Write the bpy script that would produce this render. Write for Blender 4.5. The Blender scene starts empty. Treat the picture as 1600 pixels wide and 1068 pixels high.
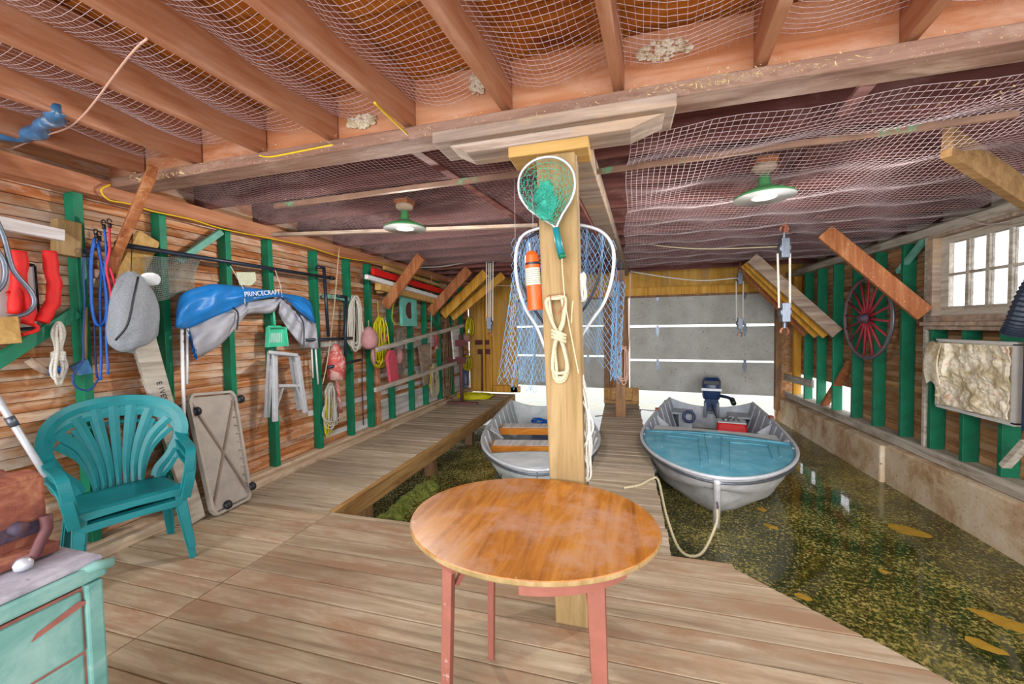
import bpy, math, random
import numpy as np
from mathutils import Vector, Matrix, noise
random.seed(7)
SC = bpy.context.scene
COL = SC.collection
# ---------------------------------------------------------------- camera, world, exposure
F_PX = 615.0
EYE = Vector((0, 0, 1.5))
def _rot(y, p, r):
    cy, sy, cp, sp, cr, sr = math.cos(y), math.sin(y), math.cos(p), math.sin(p), math.cos(r), math.sin(r)
    A = Matrix(((1, 0, 0), (0, 0, -1), (0, 1, 0)))
    Ry = Matrix(((cy, 0, sy), (0, 1, 0), (-sy, 0, cy)))
    Rp = Matrix(((1, 0, 0), (0, cp, -sp), (0, sp, cp)))
    Rr = Matrix(((cr, -sr, 0), (sr, cr, 0), (0, 0, 1)))
    return Rr @ Rp @ Ry @ A
CM = _rot(math.radians(15.5), math.radians(2.13), math.radians(-1.02))
cam_d = bpy.data.cameras.new('camera'); cam = bpy.data.objects.new('camera', cam_d); COL.objects.link(cam)
cam_d.sensor_width = 36; cam_d.lens = F_PX / 1600 * 36; cam_d.clip_start = .02
cam.matrix_world = Matrix((( CM[0][0], -CM[1][0], -CM[2][0], EYE.x), (CM[0][1], -CM[1][1], -CM[2][1], EYE.y), (CM[0][2], -CM[1][2], -CM[2][2], EYE.z), (0, 0, 0, 1)))
SC.camera = cam
SC.view_settings.view_transform = 'Standard'; SC.view_settings.look = 'None'
SC.view_settings.gamma = 1; SC.view_settings.use_curve_mapping = False
SC.view_settings.exposure = 1.3
W = bpy.data.worlds.new('overcast_sky'); SC.world = W; W.use_nodes = True
W.node_tree.nodes['Background'].inputs[0].default_value = (.93, .96, 1.0, 1)
W.node_tree.nodes['Background'].inputs[1].default_value = 1.0
# broad sun lamp added as frontal fill for the doors; back wall left out
sun_d = bpy.data.lights.new('fill_sun', 'SUN'); sun_d.energy = 1.6; sun_d.angle = math.radians(50); sun_d.color = (1, .98, .95)
sun = bpy.data.objects.new('fill_sun', sun_d); COL.objects.link(sun); sun.location = (0, -6, 3)
sun.rotation_euler = Vector((.05, 1, -.07)).to_track_quat('-Z', 'Y').to_euler()

def ray(px, py): return CM.transposed() @ Vector(((px - 800) / F_PX, (py - 534) / F_PX, 1))
def PX(px, py, X): d = ray(px, py); return EYE + d * (X / d.x)
def PY(px, py, Y): d = ray(px, py); return EYE + d * (Y / d.y)
def PZ(px, py, Z): d = ray(px, py); return EYE + d * ((Z - EYE.z) / d.z)
LWX = -3.41     # inner edge of the left wall studs
RWX = 3.10      # inner edge of the right wall studs
def LW(px, py, off=.03): return PX(px, py, LWX + off)
def RW(px, py, off=.03): return PX(px, py, RWX - off)

# ---------------------------------------------------------------- materials
def rgb(c):
    if isinstance(c, str):
        c = [int(c[i:i + 2], 16) / 255 for i in (0, 2, 4)]
        c = [x / 12.92 if x <= .04045 else ((x + .055) / 1.055) ** 2.4 for x in c]
    return (c[0], c[1], c[2], 1)
class NT:
    def __init__(s, name):
        s.m = bpy.data.materials.new(name); s.m.use_nodes = True; s.t = s.m.node_tree; s.n = s.t.nodes
        s.b = s.n['Principled BSDF']; s.o = s.n['Material Output']
    def node(s, kind, **k):
        x = s.n.new(kind)
        for a, v in k.items(): setattr(x, a, v)
        return x
    def link(s, a, b): s.t.links.new(a, b)
    def coord(s, scale=(1, 1, 1), kind='Object'):
        c = s.node('ShaderNodeTexCoord'); m = s.node('ShaderNodeMapping'); m.inputs['Scale'].default_value = scale
        s.link(c.outputs[kind], m.inputs[0]); return m.outputs[0]
    def noise(s, vec, scale, detail=4, rough=.6, dist=0):
        x = s.node('ShaderNodeTexNoise'); x.inputs['Scale'].default_value = scale; x.inputs['Detail'].default_value = detail
        x.inputs['Roughness'].default_value = rough; x.inputs['Distortion'].default_value = dist
        if vec: s.link(vec, x.inputs['Vector'])
        return x.outputs['Fac']
    def ramp(s, fac, stops, interp='LINEAR'):
        r = s.node('ShaderNodeValToRGB'); r.color_ramp.interpolation = interp; e = r.color_ramp.elements
        while len(e) < len(stops): e.new(.5)
        for i, (p, c) in enumerate(stops): e[i].position = p; e[i].color = rgb(c)
        s.link(fac, r.inputs[0]); return r.outputs[0]
    def mix(s, fac, a, b, mode='MIX'):
        x = s.node('ShaderNodeMix', data_type='RGBA', blend_type=mode)
        for sock, v in ((x.inputs[0], fac), (x.inputs[6], a), (x.inputs[7], b)):
            if hasattr(v, 'is_linked'): s.link(v, sock)
            elif isinstance(v, (int, float)): sock.default_value = v
            else: sock.default_value = rgb(v)
        return x.outputs[2]
    def math(s, op, a, b=0.):
        x = s.node('ShaderNodeMath', operation=op)
        for sock, v in ((x.inputs[0], a), (x.inputs[1], b)):
            if hasattr(v, 'is_linked'): s.link(v, sock)
            else: sock.default_value = v
        return x.outputs[0]
    def bump(s, h, strength=.3, dist=.01):
        b = s.node('ShaderNodeBump'); b.inputs['Strength'].default_value = strength; b.inputs['Distance'].default_value = dist
        s.link(h, b.inputs['Height']); s.link(b.outputs[0], s.b.inputs['Normal'])
    def done(s, col, rough=.7, metal=0, spec=.4):
        if hasattr(col, 'is_linked'): s.link(col, s.b.inputs['Base Color'])
        else: s.b.inputs['Base Color'].default_value = rgb(col)
        if hasattr(rough, 'is_linked'): s.link(rough, s.b.inputs['Roughness'])
        else: s.b.inputs['Roughness'].default_value = rough
        s.b.inputs['Metallic'].default_value = metal; s.b.inputs['Specular IOR Level'].default_value = spec
        return s.m
def plain(name, c, rough=.5, metal=0, var=.12, scale=25, wear=None, wear_amt=.62, spec=.4):
    n = NT(name); v = n.coord()
    f = n.noise(v, scale, 3)
    base = rgb(c)[:3]; lo = [x * (1 - var) for x in base]; hi = [min(1, x * (1 + var)) for x in base]
    col = n.ramp(f, [(.3, lo), (.7, hi)])
    if wear:
        w = n.noise(v, scale * .45, 6, .75); col = n.mix(n.ramp(w, [(wear_amt, (0, 0, 0)), (wear_amt + .05, (1, 1, 1))]), col, wear)
    n.bump(f, .08, .004)
    return n.done(col, rough, metal, spec)
def wood(name, cols, axis='Y', scale=1., rough=.75, stain=None, stain_amt=.6, island=.25, spot=None, spot_amt=.7, gloss_spec=.3, warp=.6, knots=True):
    """cols: dark to light along the grain"""
    n = NT(name)
    sc = {'X': (.9, 14, 14), 'Y': (14, .9, 14), 'Z': (14, 14, .9)}[axis]
    v = n.coord(tuple(a * scale for a in sc))
    g = n.node('ShaderNodeNewGeometry'); ri = g.outputs['Random Per Island']
    off = n.node('ShaderNodeVectorMath', operation='ADD'); sv = n.node('ShaderNodeCombineXYZ')
    for i in range(3): n.link(n.math('MULTIPLY', ri, 37. + 11 * i), sv.inputs[i])
    n.link(v, off.inputs[0]); n.link(sv.outputs[0], off.inputs[1]); v2 = off.outputs[0]
    f = n.noise(v2, 1.6, 7, .65, warp)
    k = len(cols)
    col = n.ramp(f, [(.3 + .4 * i / max(1, k - 1), c) for i, c in enumerate(cols)])
    if knots:
        vo = n.coord((2.2 * scale,) * 3); kn = n.noise(vo, 1.7, 3, .6, .4)
        col = n.mix(n.ramp(kn, [(.25, (.55, .55, .55)), (.38, (1, 1, 1))]), (.35, .2, .12), col) if False else col
    if stain:
        vs = n.coord(tuple((1.5, 1.5, 1.5)[i] * (3 if a > 5 else 1) for i, a in enumerate(sc)))
        off2 = n.node('ShaderNodeVectorMath', operation='ADD'); n.link(vs, off2.inputs[0]); n.link(sv.outputs[0], off2.inputs[1])
        st = n.noise(off2.outputs[0], 1.1, 6, .7, .3)
        col = n.mix(n.ramp(st, [(stain_amt - .1, (0, 0, 0)), (stain_amt + .08, (1, 1, 1))]), col, stain)
    if spot:
        sp = n.noise(n.coord((1, 1, 1)), 60, 3, .7)
        col = n.mix(n.ramp(sp, [(spot_amt, (0, 0, 0)), (spot_amt + .03, (1, 1, 1))]), col, spot)
    if island:
        lo, hi = 1 - island, 1 + island * .6
        col = n.mix(1., col, n.ramp(ri, [(0, (lo, lo, lo)), (1, (hi, hi, hi))]), 'MULTIPLY')
    n.bump(f, .35, .004)
    return n.done(col, rough, 0, gloss_spec)

M = {}
M['deck'] = wood('weathered_deck_wood', ['84705a', 'a8947a', 'beaa90', 'cfbca4'], 'X', .8, .8, 'a8866a', .56, .14, '5b4737', .71)
M['walk'] = wood('weathered_walkway_wood', ['8a7864', 'ab9982', 'c0af9a', 'cfc0ae'], 'X', .8, .8, 'a3917f', .58, .22, '5a4a3a', .72)
M['fascia'] = wood('tan_fascia_wood', ['86633a', 'ab8350', 'c9a26c'], 'Y', 1, .75, '8e5f33', .62, .1)
M['wall_l'] = wood('stained_siding_left', ['6e3515', 'aa6636', 'c6946c', 'dcc2ac'], 'Y', .8, .8, 'd2bba8', .57, .26, 'e6d8cc', .72)
M['wall_r'] = wood('stained_siding_right', ['7a4a28', '9c6c44', 'b48a62', 'c6a480'], 'Y', .8, .8, 'b0957a', .6, .3)
M['whitewash'] = wood('whitewashed_siding', ['b5aba4', 'd8d4d3', 'eceaec'], 'Y', .8, .85, 'b08560', .64, .1)
M['sill'] = wood('grey_sill_wood', ['968c7e', 'bab2a6', 'd2cbc2'], 'Y', 1, .85, '7d705e', .62, .1)
M['base'] = wood('tan_baseboard_wood', ['b09478', 'cfb59a', 'dfccb6'], 'Y', 1, .8, '96744c', .62, .1)
M['green'] = plain('green_painted_wood', '087a58', .5, 0, .2, 6, '5fa08c', .66)
M['green_d'] = plain('dark_green_painted_wood', '0b6a4c', .55, 0, .25, 6, '3f8a76', .68)
M['mint'] = plain('mint_faded_paint', '6fae9e', .6, 0, .2, 8, 'a9b8a5', .6)
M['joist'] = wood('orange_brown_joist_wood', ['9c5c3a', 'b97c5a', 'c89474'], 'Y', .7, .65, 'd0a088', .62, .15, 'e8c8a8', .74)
M['header'] = wood('orange_header_wood', ['a85f34', 'c28058', 'cf9874'], 'X', .6, .65, 'd4a488', .6, .15, 'eedcb0', .73)
M['ledger'] = wood('grey_brown_ledger_wood', ['6d4f44', '8f6c5c', 'a48474'], 'X', .8, .8, 'b79d8b', .6, .1, 'd9c08a', .68)
M['oldgrey'] = wood('old_grey_beam_wood', ['7d6a5f', 'a08c7e', 'bfaea0'], 'X', .8, .85, 'b79a7c', .6, .1)
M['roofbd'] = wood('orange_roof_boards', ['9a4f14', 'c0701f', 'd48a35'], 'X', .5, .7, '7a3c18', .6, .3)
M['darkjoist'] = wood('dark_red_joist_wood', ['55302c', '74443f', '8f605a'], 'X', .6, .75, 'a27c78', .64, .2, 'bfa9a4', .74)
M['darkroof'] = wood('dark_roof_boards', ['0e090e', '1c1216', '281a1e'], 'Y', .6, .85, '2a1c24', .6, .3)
M['brace'] = wood('reddish_brace_wood', ['7d4424', 'a8683c', 'c4916a'], 'Z', .8, .7, '9a5a38', .56, .12, 'e2c49a', .66)
M['newbrace'] = wood('fresh_lumber_brace', ['b57a1c', 'd39a35', 'e2b25a'], 'Z', .8, .6, 'b9782a', .66, .12)
M['orange'] = wood('varnished_orange_wood', ['b4640a', 'd4811c', 'e39a3c'], 'X', .8, .45, 'a85c10', .64, .08, gloss_spec=.5)
M['lumber'] = wood('yellow_lumber', ['84693f', '9e8258', 'b0966c'], 'Z', .9, .75, '877548', .62, .1)
M['tanbrace'] = wood('plain_tan_brace', ['7a5a34', '98744a', 'ae8a5e'], 'X', .8, .75, '8a6a44', .6, .1)
M['joint'] = plain('pale_yellow_joint_wood', 'c9b070', .8, 0, .2, 8, '8a7448', .55)
M['lumber_x'] = wood('yellow_lumber_crosswise', ['ae8648', 'c89f5e', 'd8b878'], 'X', .9, .75, 'b6905a', .62, .1)
M['greypost'] = wood('mottled_far_post_wood', ['6a4c3c', '8d6848', 'a6845c'], 'Z', .9, .8, '6a5450', .6, .1)
M['ply'] = wood('golden_plywood', ['b3802c', 'c99840', 'd8ac5c'], 'Z', .5, .7, 'ae8a5a', .6, .1, '8a5a2a', .75)
M['greyply'] = NT('grey_door_panel')
_n = M['greyply']; _v = _n.coord((1, 1, 1)); _f = _n.noise(_v, 3, 5, .6); _c = _n.ramp(_f, [(.3, 'a09f99'), (.7, 'b8b8b4')])
_s = _n.noise(_v, 38, 2, .6); _c = _n.mix(_n.ramp(_s, [(.66, (0, 0, 0)), (.69, (1, 1, 1))]), _c, '6a5a4e'); _n.bump(_f, .1, .003)
M['greyply'] = _n.done(_c, .7)
_n = NT('stained_concrete'); _v = _n.coord((1, 1, 1)); _f = _n.noise(_v, 2.2, 8, .7, .3)
_z = _n.node('ShaderNodeSeparateXYZ'); _tc = _n.node('ShaderNodeTexCoord'); _n.link(_tc.outputs['Object'], _z.inputs[0])
_c = _n.ramp(_f, [(.3, '8f6e50'), (.43, 'b39270'), (.53, 'ccb598'), (.7, 'd9ccb8')])
_f2 = _n.noise(_v, 26, 4, .75); _c = _n.mix(_n.ramp(_f2, [(.58, (0, 0, 0)), (.72, (1, 1, 1))]), _c, '6f5740'); _n.bump(_f2, .4, .01)
M['concrete'] = _n.done(_c, .85)
def scuffed(name, stops, scale=9, spot=None, rough=.5, metal=0, amt=.66):
    n = NT(name); v = n.coord(); f = n.noise(v, scale, 6, .65, .4)
    c = n.ramp(f, [(.3 + .4 * i / (len(stops) - 1), s) for i, s in enumerate(stops)])
    if spot: c = n.mix(n.ramp(n.noise(v, scale * 3, 4, .7), [(amt, (0, 0, 0)), (amt + .04, (1, 1, 1))]), c, spot)
    n.bump(f, .15, .004); return n.done(c, rough, metal)
M['hull'] = scuffed('painted_aluminium_hull', ['b3b1b4', 'c9c8cb', 'dcdce0'], 5, '8f8a86', .42, .15)
M['hull_in'] = scuffed('grey_boat_interior', ['9aa1ac', 'b2b8c2', 'c8ccd4'], 5, '8a858c', .5, .05)
M['hull_w'] = scuffed('pale_grey_boat_paint', ['b9c0c6', 'cdd3d7', 'e0e3e6'], 5, '97989c', .45, .05)
M['deckblue'] = scuffed('faded_blue_deck_paint', ['4a9ab6', '62abc4', '80bccf'], 6, '9cc8d6', .5, 0, .68)
M['alu'] = plain('brushed_aluminium', 'ccd0d8', .4, .25, .1, 20)
M['alu_d'] = plain('grey_steel', '6f7682', .4, .7, .15, 20)
M['black'] = plain('black_plastic', '22252b', .4, 0, .2, 20)
M['blackpipe'] = plain('dark_blue_black_pipe', '28303e', .35, .2, .2, 20)
M['navy'] = plain('navy_motor_paint', '24365c', .3, 0, .15, 10)
M['white'] = plain('white_paint', 'e4e6ea', .5, 0, .05, 20)
M['offwhite'] = plain('grubby_white_panel', 'c6c4c2', .6, 0, .1, 6, '9a9590', .68)
M['enamel'] = plain('white_enamel', 'dfe0dc', .3, 0, .04, 10)
M['enamel_g'] = plain('green_enamel', '4c8a55', .35, 0, .15, 10)
M['bulb'] = plain('clear_bulb_glass', 'd8dad8', .15, 0, .04, 10)
M['red'] = plain('bright_red_fabric', 'd81f1c', .6, 0, .15, 12)
M['redpaint'] = plain('red_painted_board', 'd61a1a', .45, 0, .08, 8)
M['pink'] = plain('faded_pink_red_foam', 'c24a5c', .7, 0, .15, 14, 'd8a8a4', .6)
M['coral'] = plain('coral_float_foam', 'bd5550', .7, 0, .2, 14, 'd3aaa4', .5)
M['dusty'] = plain('dusty_pink_float', 'b9868a', .7, 0, .15, 14)
M['orange_p'] = plain('orange_fire_bottle', 'ec5a1c', .3, 0, .08, 10)
M['label'] = plain('pale_paper_label', 'cfd2b8', .6, 0, .15, 60)
M['r_white'] = plain('off_white_rope', 'd0ccc2', .85, 0, .25, 120)
M['r_cream'] = plain('cream_rope', 'cbbf9e', .85, 0, .25, 120)
M['r_yellow'] = plain('yellow_rope', 'd8cf22', .7, 0, .2, 90)
M['r_blue'] = plain('blue_cord', '1c5fb8', .5, 0, .2, 60)
M['r_navy'] = plain('navy_cord', '27427c', .5, 0, .2, 60)
M['r_red'] = plain('red_pink_cord', 'd52a4c', .6, 0, .2, 60)
M['r_grey'] = plain('grey_cord', '8d8478', .85, 0, .25, 90)
M['r_brown'] = plain('brown_cord', '8a6a50', .85, 0, .25, 90)
M['r_pink'] = plain('pale_pink_cord', 'd4ab98', .8, 0, .2, 90)
M['wire_y'] = plain('yellow_wire', 'e0b91c', .5, 0, .1, 60)
M['net_w'] = plain('pale_net_twine', 'cbb8bc', .8, 0, .15, 60)
M['net_b'] = plain('blue_net_twine', '7ba9d2', .7, 0, .2, 60)
M['net_g'] = plain('green_net_twine', '2f9a84', .7, 0, .2, 60)
M['net_grey'] = plain('grey_net_twine', '8f9a94', .8, 0, .2, 60)
M['chair'] = plain('turquoise_chair_plastic', '1b7f86', .38, 0, .14, 9, '57aba6', .68)
M['pan'] = plain('mint_green_plastic', '4fc79f', .4, 0, .1, 15)
M['tarp_b'] = plain('blue_vinyl_canvas', '1f78c4', .4, 0, .15, 8)
M['tarp_g'] = plain('light_grey_canvas', 'a9aab4', .75, 0, .1, 10)
M['bag'] = plain('grey_mesh_fabric', '8a8f96', .8, 0, .25, 140)
M['cart'] = plain('dusty_beige_plastic', 'b4aba2', .6, 0, .15, 7, '8a7d70', .66)
M['cartrib'] = plain('brownish_cart_rib', '94857a', .6, 0, .15, 7)
M['pinktable'] = plain('salmon_painted_wood', '94594b', .6, 0, .12, 12, 'b9a09a', .62)
M['rust'] = scuffed('rusty_vice_iron', ['5c3f3c', '9a5a48', 'c98f6c'], 12, 'c9a68a', .8, .2)
M['rust_d'] = scuffed('dark_rusty_iron', ['3a3440', '54485a', '8a5a48'], 12, '9c7a50', .7, .3)
M['benchtop'] = scuffed('lilac_grey_bench_boards', ['8b8794', 'aaa6b2', 'c6c3cc'], 14, '6f6a74', .8)
M['benchgreen'] = scuffed('cracked_green_bench_paint', ['5c948e', '78aca4', '9cc4bc'], 7, 'a4746c', .7, 0, .74)
M['crack'] = plain('bare_reddish_wood', 'a4685c', .8, 0, .25, 20)
M['maroon'] = plain('maroon_painted_wood', '5f2f2f', .6, 0, .2, 10)
M['browniron'] = plain('brown_iron_pipe', '70484a', .6, .2, .2, 10)
M['insul'] = scuffed('torn_paper_insulation', ['8d7a5c', 'c8b898', 'e6dfce', 'c4987c'], 7, 'a0673f', .9, 0, .68)
M['duct'] = plain('black_corrugated_hose', '2c3444', .45, .1, .2, 20)
M['wheelred'] = plain('worn_red_spoke_paint', 'a32f3e', .6, 0, .2, 14, 'b99a98', .66)
M['wheelrim'] = plain('weathered_wheel_rim', '6a5a60', .7, .1, .2, 14)
M['leaf'] = plain('ochre_scum', 'b08a2c', .7, 0, .2, 14)
M['moss'] = scuffed('moss_and_weed', ['3f4a1a', '6f7a30', '9a9a50'], 20, None, .9)
M['railmix'] = plain('brown_rail_with_green_paint', '8a6a58', .7, 0, .2, 6, '6f9a78', .58)
M['straw'] = plain('straw_debris', 'd8bf8a', .9, 0, .3, 30)
M['teal'] = plain('pale_turquoise_board', '6fc0b4', .6, 0, .12, 10)
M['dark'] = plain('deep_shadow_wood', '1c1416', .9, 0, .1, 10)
M['strapblue'] = plain('blue_plastic_sheet', '3f6f9c', .3, 0, .3, 18, 'a8bccb', .58)
# table top: varnished with worn streaks
_n = NT('worn_varnished_tabletop'); _v = _n.coord((16, 2.2, 4)); _m = _v.node; _m.inputs['Rotation'].default_value = (0, 0, math.radians(-52))
_f = _n.noise(_v, .9, 8, .7, .8); _c = _n.ramp(_f, [(.28, '7d4210'), (.42, 'a8661a'), (.54, 'c07a26'), (.66, 'cc9048'), (.76, 'dcb482')])
_w = _n.noise(_n.coord((1, 1, 1)), 3.2, 7, .7); _c = _n.mix(_n.ramp(_w, [(.47, (0, 0, 0)), (.64, (.9, .9, .9))]), _c, 'c29478')
_w = _n.noise(_n.coord((1, 1, 1)), 30, 4, .7); _c = _n.mix(_n.ramp(_w, [(.72, (0, 0, 0)), (.76, (1, 1, 1))]), _c, 'e2cfae')
_n.bump(_f, .12, .003); M['tabletop'] = _n.done(_c, .32, 0, .5)
# water with specks of algae
_n = NT('algae_water'); _v = _n.coord((1, 1, 1)); _f = _n.noise(_v, 38, 6, .78, .3); _g = _n.noise(_v, 1.4, 5, .65, .6)
_thr = _n.math('ADD', _f, _n.math('MULTIPLY', _g, .35))
_k = _n.ramp(_thr, [(.68, (0, 0, 0)), (.76, (1, 1, 1))])
_c = _n.mix(_k, _n.ramp(_g, [(.3, '232c14'), (.7, '4a4c22')]), _n.ramp(_n.noise(_v, 9, 4, .6), [(.35, '8a8030'), (.65, 'c4b268')]))
_rt = _n.math('MULTIPLY', _k, .35); _rr = _n.math('ADD', _rt, .03)
_n.bump(_n.noise(_v, 5, 3, .5), .06, .02)
M['water'] = _n.done(_c, _rr, 0, .8); _n.b.inputs['IOR'].default_value = 1.45
# glass of the window
_n = NT('dusty_window_glass'); _n.b.inputs['Transmission Weight'].default_value = 1; _n.b.inputs['IOR'].default_value = 1.1
M['glass'] = _n.done((.95, .95, .97), .15, 0, .3)

# ---------------------------------------------------------------- mesh builder
ORG = {}
class MB:
    def __init__(s): s.v = []; s.f = []
    def add(s, vs, fs, T=None):
        o = len(s.v)
        s.v += [tuple(T @ Vector(v)) if T else tuple(v) for v in vs]
        s.f += [tuple(i + o for i in f) for f in fs]
        return s
    def box(s, c, d, rot=None, T=None, taper=None):
        """c centre, d full size, rot euler or Matrix; taper scales the top in x,y"""
        x, y, z = (a / 2 for a in d); t = taper or (1, 1)
        vs = [(-x, -y, -z), (x, -y, -z), (x, y, -z), (-x, y, -z), (-x * t[0], -y * t[1], z), (x * t[0], -y * t[1], z), (x * t[0], y * t[1], z), (-x * t[0], y * t[1], z)]
        R = Matrix.Identity(3)
        if rot is not None: R = rot if isinstance(rot, Matrix) else Matrix.Rotation(rot[2], 3, 'Z') @ Matrix.Rotation(rot[1], 3, 'Y') @ Matrix.Rotation(rot[0], 3, 'X')
        vs = [R @ Vector(v) + Vector(c) for v in vs]
        return s.add(vs, [(0, 3, 2, 1), (4, 5, 6, 7), (0, 1, 5, 4), (1, 2, 6, 5), (2, 3, 7, 6), (3, 0, 4, 7)], T)
    def mm(s, a, b, T=None):
        return s.box([(p + q) / 2 for p, q in zip(a, b)], [abs(q - p) for p, q in zip(a, b)], None, T)
    def beam(s, a, b, w, h, up=(0, 0, 1), T=None):
        """square timber from a to b; w across, h along 'up'"""
        a, b = Vector(a), Vector(b); d = (b - a).normalized(); u = Vector(up); x = d.cross(u)
        if x.length < 1e-4: x = d.cross(Vector((1, 0, 0)))
        x.normalize(); u = x.cross(d).normalized()
        vs = []
        for p in (a, b):
            for i, j in ((-1, -1), (1, -1), (1, 1), (-1, 1)): vs.append(p + x * (w / 2 * i) + u * (h / 2 * j))
        return s.add(vs, [(3, 2, 1, 0), (4, 5, 6, 7), (0, 1, 5, 4), (1, 2, 6, 5), (2, 3, 7, 6), (3, 0, 4, 7)], T)
    def tube(s, pts, r, seg=6, closed=False, T=None, cap=True):
        pts = [Vector(p) for p in pts]; n = len(pts)
        if n < 2: return s
        vs = []; rr = r if isinstance(r, (list, tuple)) else [r] * n
        prev = None
        for i, p in enumerate(pts):
            if closed: d = pts[(i + 1) % n] - pts[i - 1]
            else: d = pts[min(i + 1, n - 1)] - pts[max(i - 1, 0)]
            if d.length < 1e-9: d = Vector((0, 0, 1))
            d.normalize()
            if prev is None:
                x = d.cross(Vector((.13, .27, .95)));
                if x.length < .1: x = d.cross(Vector((1, 0, 0)))
            else: x = prev - d * prev.dot(d)
            if x.length < 1e-6: x = d.orthogonal()
            x.normalize(); prev = x; y = d.cross(x)
            for k in range(seg):
                a = 2 * math.pi * k / seg; vs.append(p + (x * math.cos(a) + y * math.sin(a)) * rr[i])
        fs = []
        for i in range(n if closed else n - 1):
            j = (i + 1) % n
            for k in range(seg): fs.append((i * seg + k, i * seg + (k + 1) % seg, j * seg + (k + 1) % seg, j * seg + k))
        if cap and not closed: fs += [tuple(reversed(range(seg))), tuple((n - 1) * seg + k for k in range(seg))]
        return s.add(vs, fs, T)
    def lathe(s, prof, c=(0, 0, 0), seg=24, R=None, T=None):
        """prof list of (radius, z)"""
        vs = []; c = Vector(c); R = R or Matrix.Identity(3)
        for r, z in prof:
            for k in range(seg):
                a = 2 * math.pi * k / seg; vs.append(R @ Vector((r * math.cos(a), r * math.sin(a), z)) + c)
        fs = []
        for i in range(len(prof) - 1):
            for k in range(seg): fs.append((i * seg + k, i * seg + (k + 1) % seg, (i + 1) * seg + (k + 1) % seg, (i + 1) * seg + k))
        if prof[0][0] > 1e-5: fs.append(tuple(reversed(range(seg))))
        if prof[-1][0] > 1e-5: fs.append(tuple((len(prof) - 1) * seg + k for k in range(seg)))
        return s.add(vs, fs, T)
    def prism(s, outline, depth, T=None):
        """outline: list of 3D points, extruded by vector depth"""
        n = len(outline); d = Vector(depth); o = [Vector(p) for p in outline]
        vs = o + [p + d for p in o]
        return s.add(vs, [tuple(reversed(range(n))), tuple(range(n, 2 * n))] + [(i, (i + 1) % n, n + (i + 1) % n, n + i) for i in range(n)], T)
    def grid(s, fn, nu, nv, thick=None, T=None):
        vs = [Vector(fn(i / nu, j / nv)) for i in range(nu + 1) for j in range(nv + 1)]
        w = nv + 1; fs = [(i * w + j, (i + 1) * w + j, (i + 1) * w + j + 1, i * w + j + 1) for i in range(nu) for j in range(nv)]
        if thick:
            t = Vector(thick); m = len(vs); vs2 = [v + t for v in vs]
            f2 = [tuple(reversed([a + m for a in f])) for f in fs]
            ed = []
            for i in range(nu): ed += [(i * w, (i + 1) * w), ((i + 1) * w + nv, i * w + nv)]
            for j in range(nv): ed += [(j + 1, j), (nu * w + j, nu * w + j + 1)]
            fs = fs + f2 + [(a, a + m, b + m, b) for a, b in ed]; vs = vs + vs2
        return s.add(vs, fs, T)
    def build(s, name, mat, parent=None, smooth=False, bevel=0, org=None, weld=False, sub=0):
        me = bpy.data.meshes.new(name)
        V = np.array([tuple(v) for v in s.v], float)
        if parent is not None: o3 = np.array(ORG[parent.name])
        elif org is not None: o3 = np.array(org, float)
        else: mn, mx = V.min(0), V.max(0); o3 = np.array([(mn[0] + mx[0]) / 2, (mn[1] + mx[1]) / 2, mn[2]])
        me.from_pydata((V - o3).tolist(), [], s.f); me.update()
        me.materials.append(M[mat] if isinstance(mat, str) else mat)
        ob = bpy.data.objects.new(name, me); COL.objects.link(ob)
        if parent is not None: ob.parent = parent
        else: ob.location = o3
        ORG[ob.name] = tuple(o3)
        if smooth: me.shade_smooth()
        if bevel:
            b = ob.modifiers.new('bevel', 'BEVEL'); b.width = bevel; b.segments = 2; b.limit_method = 'ANGLE'; b.angle_limit = math.radians(35)
        if sub:
            b = ob.modifiers.new('sub', 'SUBSURF'); b.levels = sub; b.render_levels = sub
        return ob
def tag(o, label=None, cat=None, group=None, kind=None):
    if label: o['label'] = label
    if cat: o['category'] = cat
    if group: o['group'] = group
    if kind: o['kind'] = kind
    return o
def struct(o): o['kind'] = 'structure'; return o
def thing(name, loc, label, cat, group=None):
    o = bpy.data.objects.new(name, None); COL.objects.link(o); o.location = loc; o.empty_display_size = .1
    ORG[o.name] = tuple(loc); return tag(o, label, cat, group)
def spline(pts, n=6, closed=False):
    P = [Vector(p) for p in pts]; out = []; m = len(P)
    for i in range(m if closed else m - 1):
        p0 = P[i - 1] if (closed or i) else P[0] * 2 - P[1]; p1 = P[i]; p2 = P[(i + 1) % m]
        p3 = P[(i + 2) % m] if (closed or i + 2 < m) else P[-1] * 2 - P[-2]
        for k in range(n):
            t = k / n; out.append(.5 * ((2 * p1) + (p2 - p0) * t + (2 * p0 - 5 * p1 + 4 * p2 - p3) * t * t + (3 * p1 - p0 - 3 * p2 + p3) * t ** 3))
    if not closed: out.append(P[-1])
    return out
def text(s, name, mat, parent, T, size, extrude=.001):
    """raised lettering as a mesh; T maps text x,y plane into the world"""
    cu = bpy.data.curves.new(name, 'FONT'); cu.body = s; cu.size = size; cu.extrude = extrude; cu.align_x = 'CENTER'; cu.align_y = 'CENTER'
    tmp = bpy.data.objects.new('tmp', cu); COL.objects.link(tmp)
    me = bpy.data.meshes.new_from_object(tmp.evaluated_get(bpy.context.evaluated_depsgraph_get()))
    bpy.data.objects.remove(tmp); mb = MB(); mb.add([T @ v.co for v in me.vertices], [tuple(p.vertices) for p in me.polygons])
    bpy.data.meshes.remove(me); return mb.build(name, mat, parent)
def frame(o, x, y):
    x = Vector(x).normalized(); y = Vector(y); z = x.cross(y).normalized(); y = z.cross(x)
    return Matrix(((x.x, y.x, z.x, o[0]), (x.y, y.y, z.y, o[1]), (x.z, y.z, z.z, o[2]), (0, 0, 0, 1)))
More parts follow.
